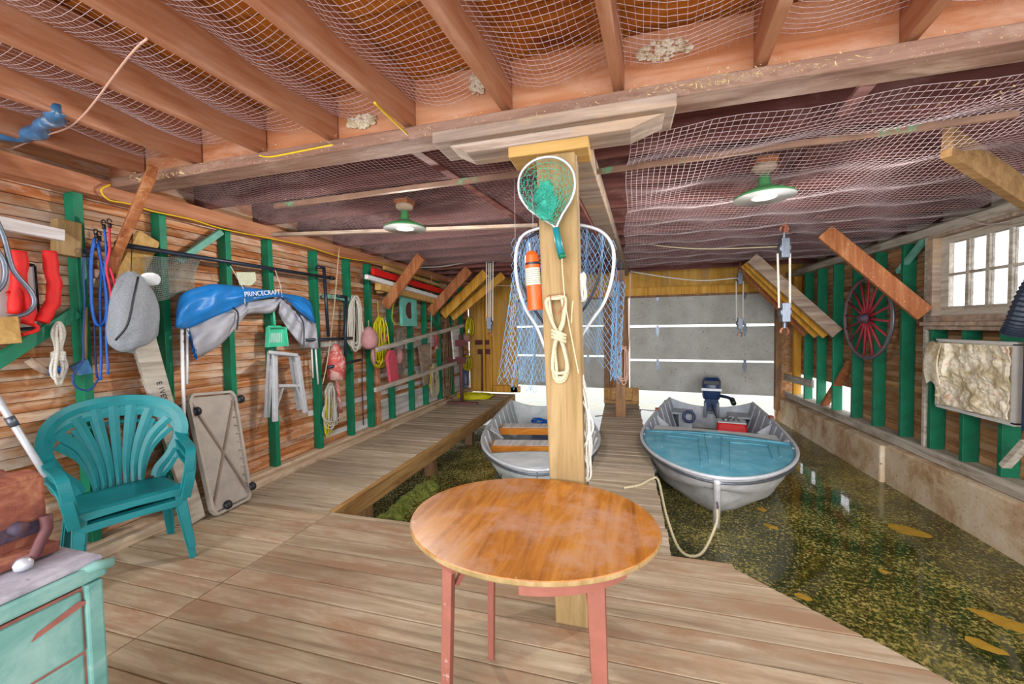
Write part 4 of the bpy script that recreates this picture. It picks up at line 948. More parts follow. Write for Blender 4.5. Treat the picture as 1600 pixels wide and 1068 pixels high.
hank('rope_hank', (727, 495, 739, 525), LW, 7, .015, 'r_yellow', 'yellow rope coil high at the corner beside the plywood wall', seed=15, spread=.9, depth=.06)
hank('rope_hank', (722, 555, 738, 578), LW, 6, .014, 'r_yellow', 'yellow rope coil hanging just above the floor coil at the corner', seed=16, spread=.9, depth=.06)
hank('rope_hank', (722, 578, 732, 605), LW, 5, .006, 'r_blue', 'blue cord bundle hanging below the yellow coil at the corner', seed=17, spread=.9)
tag(MB().lathe([(0, 0), (.09, .02), (.12, .1), (.1, .2), (.03, .26), (0, .26)], LW(727, 535, -.02), 16).build('buoy', 'dusty', smooth=True), 'round dusty pink buoy hanging beside the rail stand', 'float')
tag(MB().mm(tuple(LW(679, 545, -.09)), tuple(LW(679, 545, -.09) + Vector((.06, .12, .28)))).build('red_tag', 'coral'), 'small red plastic piece hung between two far studs', 'tool')
line([LW(565, 545, -.09), LW(566, 552, -.07), LW(566, 600, -.07), LW(568, 664, -.07)], .008, 'rust_d', 'rusty_chain', 'thin rusty chain hanging straight down beside the fifth stud', 'chain')
line([LW(526, 600, .03), LW(528, 640, .03), LW(529, 662, .03)], .006, 'rust_d', 'rusty_chain', 'short dark chain beside the red float stick', 'chain')
line([LW(674, 430, .05), LW(674, 500, .05), LW(673, 560, .05)], .006, 'r_white', 'hanging_rope', 'thin white line hanging down beside the far studs')
line([LW(590, 470, .06), LW(591, 488, .06), LW(592, 497, .06)], .005, 'r_yellow', 'hanging_rope', 'thin yellow line above the bright yellow hank')
line([LW(618, 466, .06), LW(614, 480, .06), LW(613, 500, .06), LW(622, 507, .06), LW(640, 506, .06)], .006, 'r_yellow', 'hanging_rope', 'thin yellow line curling around the turquoise board')
# brown plank piece low on the wall
tag(MB().mm((-3.503 + .0, LW(590, 600, 0).y - .02, .115), (-3.40, LW(590, 600, 0).y + .06, 1.0)).build('wall_stud', 'header', bevel=.003), 'bare peach-coloured short stud below the yellow rope', 'stud')
# far left corner: scrapers on the plywood, rope coil on the floor, block
for px0, py0, px1, py1, l in ((743, 531, 764, 538, 'upper of two dark maroon boards nailed on the plywood'), (747, 545, 768, 553, 'lower of two dark maroon boards nailed on the plywood')):
    a, b = PY(px0, py0, YF - .02), PY(px1, py1, YF - .02); tag(MB().mm((a.x, YF - .06, b.z), (b.x, YF - .002, a.z)).build('maroon_board', 'maroon', bevel=.003), l, 'board')
a, b = PY(754, 553, YF - .03), PY(754, 610, YF - .03); tag(MB().tube([a + Vector((0, -.04, 0)), b + Vector((0, -.04, 0))], .02, 8).build('broom_handle', 'browniron', smooth=True), 'thin brown handle standing below the maroon boards', 'handle')
c = PZ(741, 622, 0); mb = MB(); rnd = random.Random(4)
for k in range(16):
    r = .22 + rnd.uniform(-.07, .1); z = .02 + .02 * (k // 4) + rnd.uniform(0, .02); cx, cy = c.x + rnd.uniform(-.05, .05), c.y + rnd.uniform(-.03, .03)
    mb.tube([(cx + r * 1.25 * math.cos(a * .5236 + k), cy + r * .8 * math.sin(a * .5236 + k), z + .008 * math.sin(a * 2 + k)) for a in range(12)], .013, 6, True)
tag(mb.build('rope_coil', 'r_yellow', smooth=True), 'bright yellow rope coiled on the floor in the far left corner', 'rope')
# moss by the slip edge
mb = MB(); rnd = random.Random(9)
for k in range(900):
    u = rnd.random(); x = -2.28 + rnd.uniform(0, .12) * (1 - .2 * u); yy = 2.75 + u * 1.6; z0 = WZ - .05 + rnd.uniform(0, .16) ; a = rnd.uniform(0, 6.28); l = rnd.uniform(.03, .09)
    p = Vector((x, yy, z0)); q = p + Vector((math.cos(a) * .04 + .03, math.sin(a) * .04, l * .6)); s_ = Vector((math.sin(a), -math.cos(a), 0)) * .006
    mb.add([p - s_, p + s_, q], [(0, 1, 2)])
for k in range(14): mb.lathe([(0, .0), (.1, .02), (.12, .08), (.06, .15), (0, .17)], (-2.27 + rnd.uniform(-.02, .04), 2.8 + k * .11, WZ - .07), 8)
tag(mb.build('water_moss', 'moss'), 'ragged green moss growing along the left walkway edge above the water', 'moss', kind='stuff')
# ================================================================ TABLE
C0 = Vector((-.352, 1.505, .745))
t = thing('round_table', (C0.x, C0.y, 0), 'round varnished wooden table with salmon-painted legs in the foreground', 'table')
ra, rb = .49, .398
def ell(k, n, s=1., z=0.): a = 2 * math.pi * k / n; return (C0.x + ra * s * math.cos(a), C0.y + rb * s * math.sin(a), C0.z + z)
def disc(prof, n=96):
    mb = MB(); vs = []; fs = []
    for s_, z in prof: vs += [ell(k, n, s_, z) for k in range(n)]
    for i in range(len(prof) - 1): fs += [(i * n + k, i * n + (k + 1) % n, (i + 1) * n + (k + 1) % n, (i + 1) * n + k) for k in range(n)]
    fs += [tuple(reversed(range(n))), tuple((len(prof) - 1) * n + k for k in range(n))]
    return mb.add(vs, fs)
disc([(.985, -.022), (.998, -.016), (1.0, -.008), (.995, -.003)]).build('table_edge', 'lumber', t, smooth=False)
disc([(.995, -.003), (.99, 0.0)]).build('tabletop', 'tabletop', t)
# curved apron, front and back arcs with straight cut ends
def arc(a0, a1, s1=.86, s2=.82):
    mb = MB(); m = 20; P = [math.radians(a0 + (a1 - a0) * i / m) for i in range(m + 1)]
    vs = []
    for a in P:
        for s_, z in ((s1, -.023), (s1, -.085), (s2, -.085), (s2, -.023)): vs.append((C0.x + ra * s_ * math.cos(a), C0.y + rb * s_ * math.sin(a), C0.z + z))
    fs = []
    for i in range(m):
        for j in range(4): fs.append((i * 4 + j, i * 4 + 4 + j, i * 4 + 4 + (j + 1) % 4, i * 4 + (j + 1) % 4))
    fs += [(0, 1, 2, 3), (m * 4 + 3, m * 4 + 2, m * 4 + 1, m * 4)]
    mb.add(vs, fs); mb.build('table_apron', 'pinktable', t)
arc(185, 240); arc(275, 330); arc(5, 60); arc(95, 150)
def leg(px, py, wt, wb, tx=0, ty=0):
    f = PZ(px, py, 0); top = Vector((C0.x + (f.x - C0.x) * .92 + tx, C0.y + (f.y - C0.y) * .92 + ty, C0.z - .024))
    m_ = MB(); vs = []
    for c, w in ((Vector((f.x, f.y, 0)), wb), (top, wt)):
        for i, j in ((-1, -1), (1, -1), (1, 1), (-1, 1)): vs.append(c + Vector((i * w / 2, j * w / 2, 0)))
    m_.add(vs, [(0, 3, 2, 1), (4, 5, 6, 7), (0, 1, 5, 4), (1, 2, 6, 5), (2, 3, 7, 6), (3, 0, 4, 7)])
    return m_, f, top
L = []
for px, py, wt, wb in ((697, 1160, .038, .034), (942, 1168, .065, .05), (768, 1028, .032, .026), (928, 1048, .03, .03)):
    m_, f, tp = leg(px, py, wt, wb); m_.build('leg', 'pinktable', t, bevel=.003); L.append((f, tp))
mb = MB(); a = L[0][1]; mb.beam(a + Vector((.01, .03, -.16)), a + Vector((.08, .12, -.02)), .015, .02); mb.build('brace_strut', 'pinktable', t)
mb = MB(); a = L[1][1]; mb.tube([a + Vector((-.07, .1, -.03)), a + Vector((-.03, .05, -.22)), a + Vector((-.01, .02, -.33))], .006, 6); mb.build('folding_stay', 'rust', t)

# ================================================================ CHAIRS (two stacked)
def make_chair(origin, fdir, s=1.):
    """monobloc chair; local x = across (chair's left to right), y = backwards, z up"""
    f = Vector(fdir).normalized(); yb = -f; xr = Vector((-f.y, f.x, 0)) * -1
    xr = yb.cross(Vector((0, 0, 1))); T = Matrix(((xr.x * s, yb.x * s, 0, origin[0]), (xr.y * s, yb.y * s, 0, origin[1]), (0, 0, s, origin[2]), (0, 0, 0, 1)))
    t = thing('plastic_chair', origin, '', 'chair')
    P = lambda x, y, z: T @ Vector((x, y, z))
    # seat
    def seat(u, v):
        w = .245 - .03 * v; x = (u - .5) * 2 * w; dip = -.022 * (1 - (2 * u - 1) ** 2) * math.sin(min(1, v * 1.2) * math.pi)
        roll = -.04 * max(0, (.12 - v) / .12) ** 2
        return P(x, .0 + .43 * v, .42 + dip + roll - .012 * v)
    MB().grid(seat, 24, 18, (0, 0, -.012)).build('seat', 'chair', t, smooth=True)
    mb = MB()
    ap = [P(-.25, .0, .405), P(-.25, .0, .35), P(-.2, -.005, .362), P(0, -.012, .372), P(.2, -.005, .362), P(.25, .0, .35), P(.25, .0, .405)]
    mb.prism(ap, T.to_3x3() @ Vector((0, .012, 0)))
    for sx in (-1, 1): mb.prism([P(sx * .25, .0, .405), P(sx * .25, .0, .35), P(sx * .235, .2, .365), P(sx * .22, .43, .35), P(sx * .22, .43, .40)], T.to_3x3() @ Vector((-sx * .01, 0, 0)))
    mb.build('seat_skirt', 'chair', t)
    # legs, tapered angle sections
    for sx in (-1, 1):
        for y0, y1, fy in ((.01, -.04, 1), (.42, .50, -1)):
            mb = MB(); top = .40
            for (dx0, dy0, dx1, dy1) in ((0, 0, -sx * .06, .006 * fy), (0, 0, -sx * .006, fy * .06)):
                w0 = 1.; w1 = .62
                a = [(sx * .25, y0), (sx * .25 + dx1 * w0, y0), (sx * .25 + dx1 * w0, y0 + dy1 * w0), (sx * .25, y0 + dy1 * w0)]
                b = [(sx * .285, y1), (sx * .285 + dx1 * w1, y1), (sx * .285 + dx1 * w1, y1 + dy1 * w1), (sx * .285, y1 + dy1 * w1)]
                mb.add([P(x, y, top) for x, y in a] + [P(x, y, 0) for x, y in b], [(0, 1, 2, 3), (7, 6, 5, 4), (0, 4, 5, 1), (1, 5, 6, 2), (2, 6, 7, 3), (3, 7, 4, 0)])
            mb.build('leg', 'chair', t, bevel=.002)
    # back: ribbons drawn in the (x, z) plane and wrapped on a curved back surface
    def bk(x, z, o=0.): return Vector((x, .43 + (z - .42) * .12 - 1.1 * x * x + o, z))
    def ribbon(pts, w0, w1, o, th, nm, n=6):
        C = spline([Vector((p[0], 0, p[1])) for p in pts], n); m = len(C); vs = []
        for i, c in enumerate(C):
            d = (C[min(i + 1, m - 1)] - C[max(i - 1, 0)]).normalized(); s_ = Vector((d.z, 0, -d.x)); w = w0 + (w1 - w0) * i / (m - 1)
            for k, a in enumerate((-.5, 0, .5)):
                q = c + s_ * w * a; bow = .006 if k == 1 else 0
                vs.append(bk(q.x, q.z, o - bow)); 
            for a in (.5, -.5): q = c + s_ * w * a; vs.append(bk(q.x, q.z, o + th))
        fs = [(0, 1, 2, 3, 4), tuple((m - 1) * 5 + k for k in (4, 3, 2, 1, 0))]
        for i in range(m - 1):
            for j in range(5): fs.append((i * 5 + j, i * 5 + 5 + j, i * 5 + 5 + (j + 1) % 5, i * 5 + (j + 1) % 5))
        MB().add([T @ v for v in vs], fs).build(nm, 'chair', t)
    ribbon([(.285, .60), (.315, .68), (.325, .78), (.29, .88), (.20, .945), (.08, .97), (-.08, .97), (-.20, .945), (-.29, .88), (-.325, .78), (-.315, .68), (-.285, .60)], .07, .07, -.004, .016, 'back_rim')
    ribbon([(.24, .845), (.13, .885), (0, .895), (-.13, .885), (-.24, .845)], .022, .022, .008, .010, 'inner_rim')
    for k in range(7):
        q = (k - 3) / 3
        ribbon([(q * .105, .425), (q * .12, .55), (q * .17, .70), (q * .265, .945 - .125 * abs(q) ** 2.4)], .026, .056, 0, .008, 'back_slat')
    # arms: ribbons whose width runs across the chair
    def armrib(pts, w, th, nm, par=None):
        C = spline(pts, 6); m = len(C); vs = []
        for i, c in enumerate(C):
            d = (C[min(i + 1, m - 1)] - C[max(i - 1, 0)]); d.x = 0; d.normalize(); n_ = Vector((0, -d.z, d.y))
            for a, b in ((-.5, -.5), (.5, -.5), (.5, .5), (-.5, .5)): vs.append(c + Vector((w * a, 0, 0)) + n_ * th * b)
        fs = [(0, 1, 2, 3), (m * 4 - 1, m * 4 - 2, m * 4 - 3, m * 4 - 4)]
        for i in range(m - 1):
            for j in range(4): fs.append((i * 4 + j, i * 4 + 4 + j, i * 4 + 4 + (j + 1) % 4, i * 4 + (j + 1) % 4))
        return MB().add([T @ v for v in vs], fs).build(nm, 'chair', t, bevel=.003)
    for sx in (-1, 1):
        armrib([Vector((sx * .318, .40, .735)), Vector((sx * .318, .33, .69)), Vector((sx * .315, .20, .66)), Vector((sx * .30, .06, .655)), Vector((sx * .285, -.01, .62)), Vector((sx * .268, -.025, .52)), Vector((sx * .25, -.0, .40))], .055, .016, 'arm_rest')
        armrib([Vector((sx * .305, .37, .66)), Vector((sx * .305, .28, .615)), Vector((sx * .30, .15, .60)), Vector((sx * .285, .03, .60))], .035, .014, 'arm_bar')
        ribbon([(sx * .285, .62), (sx * .25, .55), (sx * .20, .48), (sx * .18, .42)], .045, .05, .0, .012, 'back_side')
    return t
fd = Vector((.93, -.36, 0))
ch = make_chair((-2.90, 1.675, .0), fd, 1.0)
ch['label'] = 'turquoise plastic armchair at the bottom of the stack of two, standing on the deck'
ch['group'] = 'stacked turquoise armchairs'
c2 = ch.copy(); COL.objects.link(c2); c2.location = Vector(ch.location) + Vector((0, 0, .07)); c2['label'] = 'turquoise plastic armchair on top of the stack of two, its fan-slatted back showing'
for k in list(ch.children):
    q = k.copy(); COL.objects.link(q); q.parent = c2

# ================================================================ BENCH BLOCK AND VICE (bottom left)
bz = .85; K = PZ(162, 862, bz)
bx, by = K.x, K.y
t = thing('work_bench', (bx - .35, by - .5, 0), 'old green-painted bench chest with a grey plank top at lower left', 'bench')
mb = MB()
z = 0.0; hs = (.17, .2, .22, .19)
for i, h_ in enumerate(hs):
    z1 = min(z + h_, .775); mb.add([(bx - .8, by - 1.2, z), (bx + .004 * (i % 2), by - 1.2, z), (bx + .004 * (i % 2), by - .055, z), (bx - .8, by - .055, z), (bx - .8, by - 1.2, z1 - .008), (bx + .004 * (i % 2), by - 1.2, z1 - .008), (bx + .004 * (i % 2), by - .055, z1 - .008 + .0), (bx - .8, by - .055, z1 - .008)],
           [(0, 3, 2, 1), (4, 5, 6, 7), (0, 1, 5, 4), (1, 2, 6, 5), (2, 3, 7, 6), (3, 0, 4, 7)]); z = z1
mb.build('bench_body', 'benchgreen', t, bevel=.006)
MB().mm((bx - .82, by - .05, 0), (bx + .012, by - .01, .78)).build('corner_board', 'benchgreen', t, bevel=.006)
mb = MB(); mb.mm((bx - .79, by - 1.19, .0), (bx - .004, by - .05, .775)); mb.build('inner_wood', 'crack', t)
mb = MB(); mb.mm((bx - .84, by - 1.25, .785), (bx + .015, by + .0, .83)); mb.build('top_edge', 'benchgreen', t, bevel=.008)
mb = MB(); y = by - 1.25
for k in range(5): mb.mm((bx - .84, y + .003, .831), (bx + .015 + random.uniform(-.01, .006), y + .245, .85 + random.uniform(-.002, .002))); y += .25
mb.build('bench_top', 'benchtop', t, bevel=.006)
for (y0, z0, dy, dz) in ((-.16, .70, .12, .03), (-.3, .66, .08, .02), (-.22, .52, .06, .05), (-.38, .42, .07, .02), (-.15, .40, .07, .02), (-.33, .25, .08, .03)):
    mb = MB(); mb.prism([(bx + .006, by + y0, z0), (bx + .006, by + y0 + dy, z0 + dz), (bx + .006, by + y0 + dy * .8, z0 + dz + .014), (bx + .006, by + y0 + .01, z0 + .016)], (.0015, 0, 0)); mb.build('paint_chip', 'crack', t)
MB().tube([(bx - .015, by - .07, .82), (bx + .01, by - .03, .825), (bx + .015, by + .01, .815)], .015, 8).build('rounded_nosing', 'benchgreen', t, smooth=True)
# vice
v0 = PZ(35, 868, .85); vx, vy = v0.x, v0.y
t = thing('bench_vice', (vx, vy, .852), 'rusty iron bench vice standing on the green bench chest', 'vice')
mb = MB(); mb.box((vx - .03, vy - .03, .868), (.22, .15, .03)); mb.box((vx - .05, vy - .03, .90), (.15, .11, .04)); mb.build('vice_base', 'rust', t, bevel=.006)
mb = MB(); mb.box((vx - .06, vy - .03, .945), (.22, .10, .055)); mb.build('vice_slide', 'rust_d', t, bevel=.008)
mb = MB(); mb.box((vx + .015, vy - .03, 1.02), (.075, .13, .13)); mb.box((vx - .05, vy - .03, 1.05), (.16, .12, .07)); mb.box((vx + .02, vy - .03, 1.09), (.06, .12, .02), (0, .2, 0)); mb.build('fixed_jaw', 'rust', t, bevel=.012)
mb = MB(); mb.box((vx - .16, vy - .03, 1.0), (.06, .13, .18)); mb.build('moving_jaw', 'rust', t, bevel=.012)
mb = MB(); mb.tube([(vx - .28, vy - .03, .955), (vx + .08, vy - .03, .955)], .018, 10); mb.build('vice_screw', 'rust_d', t, smooth=True)
mb = MB(); mb.tube([(vx + .06, vy - .06, .862), (vx + .10, vy - .02, .875), (vx + .075, vy + .02, .93), (vx + .075, vy + .02, .97)], .014, 8); mb.build('clamp_lever', 'browniron', t, smooth=True)
mb = MB(); mb.lathe([(0, 0), (.018, .004), (.02, .018), (.012, .03), (0, .032)], (vx + .11, vy - .045, .852), 14); mb.build('clamp_bolt', 'alu', t, smooth=True)
# aluminium tube leaning at the left edge
a = LW(-15, 605, .05); b = LW(45, 700, .12)
t = tag(MB().tube([a, b, b + (b - a) * .6], .016, 10).build('aluminium_tube', 'alu', smooth=True), 'bright aluminium tube leaning behind the turquoise chairs at the left edge', 'tube')
mb = MB(); m = a.lerp(b, .55); d = (b - a).normalized(); mb.tube([m - d * .03, m + d * .03], .021, 10); mb.build('tube_collar', 'alu_d', t, smooth=True)

# ================================================================ FOLDING CART leaning on the wall
BL, BR = PZ(335, 797, 0), PZ(388, 765, 0); TL = PX(293, 620, -3.36); TR = PX(362, 612, -3.40)
BL = Vector((-3.16, BL.y, .01)); BR = Vector((-3.2, BR.y + .0, .01))
BL = PX(330, 797, -3.2); BR = PX(388, 765, -3.22); BL.z = max(BL.z, .01); BR.z = max(BR.z, .01); BL.z = BR.z = .02
TL = PX(290, 618, -3.38); TR = PX(362, 612, -3.38)
t = thing('folding_cart', (BL + BR) / 2, 'dusty beige platform with four small wheels leaning on the left wall', 'cart')
nx = (BR - BL).cross(TL - BL).normalized();
if nx.x < 0: nx = -nx
def cp(u, v, o=0.): return (BL * (1 - u) + BR * u) * (1 - v) + (TL * (1 - u) + TR * u) * v + nx * o
MB().prism([cp(.04, .02), cp(.96, .02), cp(.98, .98), cp(.03, .98)], nx * .012).build('platform', 'cart', t)
mb = MB(); R_ = [(.08, 0), (.92, 0), (1, .05), (1, .95), (.92, 1), (.08, 1), (0, .95), (0, .05)]
for i in range(8): mb.beam(cp(*R_[i], .015), cp(*R_[(i + 1) % 8], .015), .022, .045, nx)
for i in range(12):
    v = .08 + .84 * i / 11
    for u in (.06, .94): mb.beam(cp(u - .04, v, .022), cp(u + .04, v, .022), .006, .02, nx)
mb.build('rim', 'cart', t, bevel=.002)
mb = MB(); mb.beam(cp(.04, .93, .022), cp(.96, .07, .022), .014, .02, nx); mb.beam(cp(.96, .93, .022), cp(.04, .07, .022), .014, .02, nx); mb.build('cross_rib', 'cartrib', t)
for u, v in ((.06, .86), (1.08, .92), (.12 + .2, .04), (1.02, .10)):
    c = cp(u, v, .05); w = MB(); ax = (TL - BL).normalized(); R3 = frame((0, 0, 0), ax, nx).to_3x3()
    w.lathe([(.0, -.016), (.03, -.016), (.036, -.01), (.036, .01), (.03, .016), (0, .016)], c, 18, R3); wo_ = w.build('caster_wheel', 'black', t, smooth=True)
    h = MB(); h.lathe([(.0, -.019), (.014, -.019), (.014, .019), (0, .019)], c, 12, R3); h.build('wheel_hub', 'alu_d', wo_)
    f_ = MB(); f_.beam(cp(u, v, .012), c, .02, .03, ax); f_.build('caster_fork', 'cart', t)

# ================================================================ BOATS
def boat(name, O, yawv, Lb, B, label, hullm, inm, z_keel=-.13, z_sheer=.52, stern_w=.82, power=2.4, xbase=0, bluff=.62, lift=.1):
    """local y from stern (0) to bow (Lb); x across; z up from the water line"""
    f = Vector((yawv[0], yawv[1], 0)).normalized(); r = Vector((f.y, -f.x, 0))
    T = Matrix(((r.x, f.x, 0, O[0]), (r.y, f.y, 0, O[1]), (0, 0, 1, O[2]), (0, 0, 0, 1)))
    t = thing(name, tuple(O), label, 'boat')
    def hb(s):   # half beam at the gunwale, s 0..1
        if s < bluff: return B / 2 * (stern_w + (1 - stern_w) * math.sin(s / bluff * math.pi / 2))
        q = (s - bluff) / (1 - bluff); return B / 2 * max(0, 1 - q ** power) ** (1 / 1.75)
    def zs(s): return z_sheer + lift * max(0, s - .3) ** 1.6
    def prof(s, v, inset=0.):
        b = max(hb(s) - inset, .004); q = max(0, (s - bluff) / (1 - bluff))
        zk = z_keel + (z_sheer - z_keel) * .55 * q ** 3
        # v 0 keel .. 1 gunwale
        fl = .80 - .50 * q ** 1.4
        pts = [(0, zk + inset), (b * fl * .55, zk + .05 + .05 * q + inset), (b * fl, zk + .15 + .10 * q + inset), (b * (fl + (1 - fl) * .55), zk + (zs(s) - zk) * .62), (b, zs(s))]
        k = v * 4; i = min(int(k), 3); w = k - i
        return pts[i][0] * (1 - w) + pts[i + 1][0] * w, pts[i][1] * (1 - w) + pts[i + 1][1] * w
    NS, NV = 44, 16
    def yy(s, v):  # raked stem
        q = max(0, (s - bluff) / (1 - bluff)); return s * Lb - .34 * q ** 3 * (1 - v) ** 1.3
    def shell(inset, dy=0.):
        def fn(u, v):
            w = (v - .5) * 2; s = 1 - (1 - u) ** 1.35 * 1.0 if True else u
            x, z = prof(s, abs(w), inset); return T @ Vector((x * (1 if w >= 0 else -1), min(yy(s, abs(w)), Lb - inset * 1.2), z))
        return fn
    mb = MB(); mb.grid(shell(0), NS, NV * 2); mb.build('hull', hullm, t, smooth=True)
    mb = MB(); mb.grid(shell(.018), NS, NV * 2); mb.build('hull_lining', inm, t, smooth=True)
    # gunwale
    mb = MB(); G = [(1, s / 60) for s in range(0, 61)]
    pts = [T @ Vector((hb(s), min(s * Lb, Lb), zs(s))) for s in [1 - (1 - k / 50) ** 1.5 for k in range(51)]] + [T @ Vector((-hb(s), s * Lb, zs(s))) for s in [1 - (k / 50) ** 1.5 for k in range(51)]]
    mb.tube(pts, .017, 8); mb.build('gunwale', 'alu', t, smooth=True)
    pts2 = [p + Vector((0, 0, -.045)) for p in pts]
    MB().tube(pts2, .012, 6).build('rub_rail', 'alu_d', t, smooth=True)
    # transom with raised corners
    w = hb(0); zt = zs(0); n = 24; top = []
    for i in range(n + 1):
        a = i / n * 2 - 1; top.append((a * w, zt + (.0 if abs(a) > .92 else -.13 * (1 - abs(a) ** 2.2)) + (.05 if .6 < abs(a) < .9 else 0) * 0))
    bot = [(w * .98 * (1 - 2 * i / 10), prof(0, abs(1 - 2 * i / 10))[1] if False else z_keel + .02) for i in range(11)]
    po = [(x, z) for x, z in top] + [(w * .8, z_keel + .15), (w * .44, z_keel + .05), (0, z_keel), (-w * .44, z_keel + .05), (-w * .8, z_keel + .15)]
    mb = MB(); mb.prism([T @ Vector((x, -.0, z)) for x, z in po], T.to_3x3() @ Vector((0, -.035, 0))); mb.build('transom', inm, t)
    # ribs inside
    mb = MB()
    for s in [.08 + .085 * k for k in range(8)]:
        P = [T @ Vector((sg * prof(s, v, .03)[0], s * Lb, prof(s, v, .03)[1])) for sg, vs_ in ((1, (1, .85, .7, .5, .3, .1)), (-1, (.1, .3, .5, .7, .85, 1))) for v in vs_]
        mb.tube(P, .012, 5)
    mb.build('hull_rib', inm, t)
    return t, T, hb, zs, prof, Lb
def outboard(T, s, label, x=0, y=-.02, z=.45, steer=0):
    o = T @ Vector((x, y, z)); t = thing('outboard_motor', tuple(o), label, 'motor')
    Q = Matrix.Translation(o) @ T.to_3x3().to_4x4() @ Matrix.Rotation(steer, 4, 'Z') @ Matrix.Scale(s, 4)
    sec = [(.11, -.02, .17, .10), (.12, -.02, .19, .13), (.13, -.03, .20, .25), (.125, -.03, .20, .36), (.10, -.03, .16, .41), (.06, -.03, .1, .42)]
    vs = []; fs = []; n = 20
    for w, yc, l, zz in sec:
        for k in range(n):
            a = 2 * math.pi * k / n; ca, sa = math.cos(a), math.sin(a); p = .5
            vs.append(Vector((w * math.copysign(abs(ca) ** p, ca), yc - .06 + l * math.copysign(abs(sa) ** p, sa), zz)))
    for i in range(len(sec) - 1): fs += [(i * n + k, i * n + (k + 1) % n, (i + 1) * n + (k + 1) % n, (i + 1) * n + k) for k in range(n)]
    fs += [tuple(reversed(range(n))), tuple((len(sec) - 1) * n + k for k in range(n))]
    MB().add(vs, fs, Q).build('motor_cowl', 'navy', t, smooth=True, bevel=.0)
    MB().mm((-.131, .07, .235), (.131, .145, .27), Q).build('cowl_stripe', 'alu', t)
    MB().mm((-.10, .142, .33), (.10, .152, .38), Q).build('cowl_plate', 'black', t)
    mb = MB(); mb.mm((-.09, -.15, -.08), (.09, .10, .11), Q); mb.mm((-.05, -.14, -.6), (.05, -.04, -.05), Q); mb.build('motor_leg', 'navy', t, bevel=.01)
    mb = MB(); mb.mm((-.10, .0, -.16), (-.06, .12, .06), Q); mb.mm((.06, .0, -.16), (.10, .12, .06), Q); mb.mm((-.06, .06, -.1), (.06, .10, .0), Q); mb.build('clamp_bracket', 'alu_d', t, bevel=.006)
    mb = MB(); mb.tube([Q @ Vector(p) for p in ((-.1, .05, .16), (-.2, .1, .15), (-.26, .2, .14))], .022 * s, 8); mb.build('tiller_arm', 'navy', t, smooth=True)
    mb = MB(); mb.tube([Q @ Vector(p) for p in ((-.255, .19, .14), (-.27, .30, .10))], .034 * s, 10); mb.build('tiller_grip', 'black', t, smooth=True)
    mb = MB(); mb.lathe([(0, -.03), (.02, -.03), (.03, 0), (.02, .03), (0, .03)], Q @ Vector((0, -.1, -.62)), 12); mb.build('gear_case', 'navy', t, smooth=True)
    return t
# ---- blue decked boat
bow = Vector((.80, 3.74)); st = Vector((1.56, 7.9)); d = (bow - st); Lb = d.length
t, T, hb, zs, prof, Lb = boat('rowing_boat', (st.x, st.y, WZ), (d.x, d.y), Lb, 1.66, 'silver boat with a faded blue foredeck moored in the right slip', 'hull', 'hull_in', bluff=.60, power=2.1)
sD = .615
def deckfn(u, v):
    s = sD + (1 - sD) * u; w = (v - .5) * 2; b = hb(s) - .02
    s2 = min(s, .995); return T @ Vector((w * max(b, .0), s2 * Lb - (.03 if u > .98 else 0), zs(s) - .012 + .05 * (1 - w * w) * (1 - u * .7)))
MB().grid(deckfn, 30, 24, (0, 0, -.012)).build('foredeck', 'deckblue', t, smooth=True)
def dk(x, y):  # point on the deck (x across, y along) lifted a little
    s = y / Lb; b = max(hb(s) - .02, .05); w = x / b; u = (s - sD) / (1 - sD); return T @ Vector((x, y, zs(s) - .006 + .05 * (1 - w * w) * (1 - u * .7)))
mb = MB(); b = hb(sD) - .03
mb.prism([T @ Vector((x, sD * Lb, z)) for x, z in ((-b, zs(sD) - .01), (0, zs(sD) + .045), (b, zs(sD) - .01), (b, zs(sD) - .08), (0, zs(sD) - .02), (-b, zs(sD) - .08))], T.to_3x3() @ Vector((0, .02, 0))); mb.build('deck_lip', 'deckblue', t)
yD = sD * Lb
def ridge(P, r=.005): MB().tube(spline([dk(*p) for p in P], 4) if len(P) > 2 else [dk(P[0][0] + (P[1][0] - P[0][0]) * k / 8, P[0][1] + (P[1][1] - P[0][1]) * k / 8) for k in range(9)], r, 6).build('pressed_rib', 'deckblue', t, smooth=True)
for sg in (-1, 1):
    ridge([(sg * .02, yD + .26), (sg * .78, yD + .10)]); ridge([(sg * .16, yD + .42), (sg * .54, yD + .34)]); ridge([(sg * .54, yD + .34), (sg * .52, yD + .86)]); ridge([(sg * .16, yD + .42), (sg * .12, yD + 1.4)])
    ridge([(sg * .09, yD + .20), (sg * .05, yD + 1.25)]); ridge([(sg * .64, yD + .30), (sg * .60, yD + .72)])
ridge([(-.78, yD + .05), (0, yD + .12), (.78, yD + .05)])
def seat(s0, s1, z, mat, name='bench_seat', skirt=True, inset=.05):
    mb = MB(); zz = z
    def hw(s): # inside half width at height z
        return max(.05, hb(s) * .93 - inset)
    o = [(-hw(s0), s0 * Lb), (hw(s0), s0 * Lb), (hw(s1), s1 * Lb), (-hw(s1), s1 * Lb)]
    mb.prism([T @ Vector((x, y, zz if skirt else zz - .065)) for x, y in o], (0, 0, .035 if skirt else .10))
    if skirt: mb.prism([T @ Vector((x, y, -.02)) for x, y in [(-hw(s0) * .84, s0 * Lb + .03), (hw(s0) * .84, s0 * Lb + .03), (hw(s1) * .84, s1 * Lb - .03), (-hw(s1) * .84, s1 * Lb - .03)]], (0, 0, zz + .02))
    return mb.build(name, mat, t, bevel=.006)
seat(.52, .60, .47, 'hull_w')
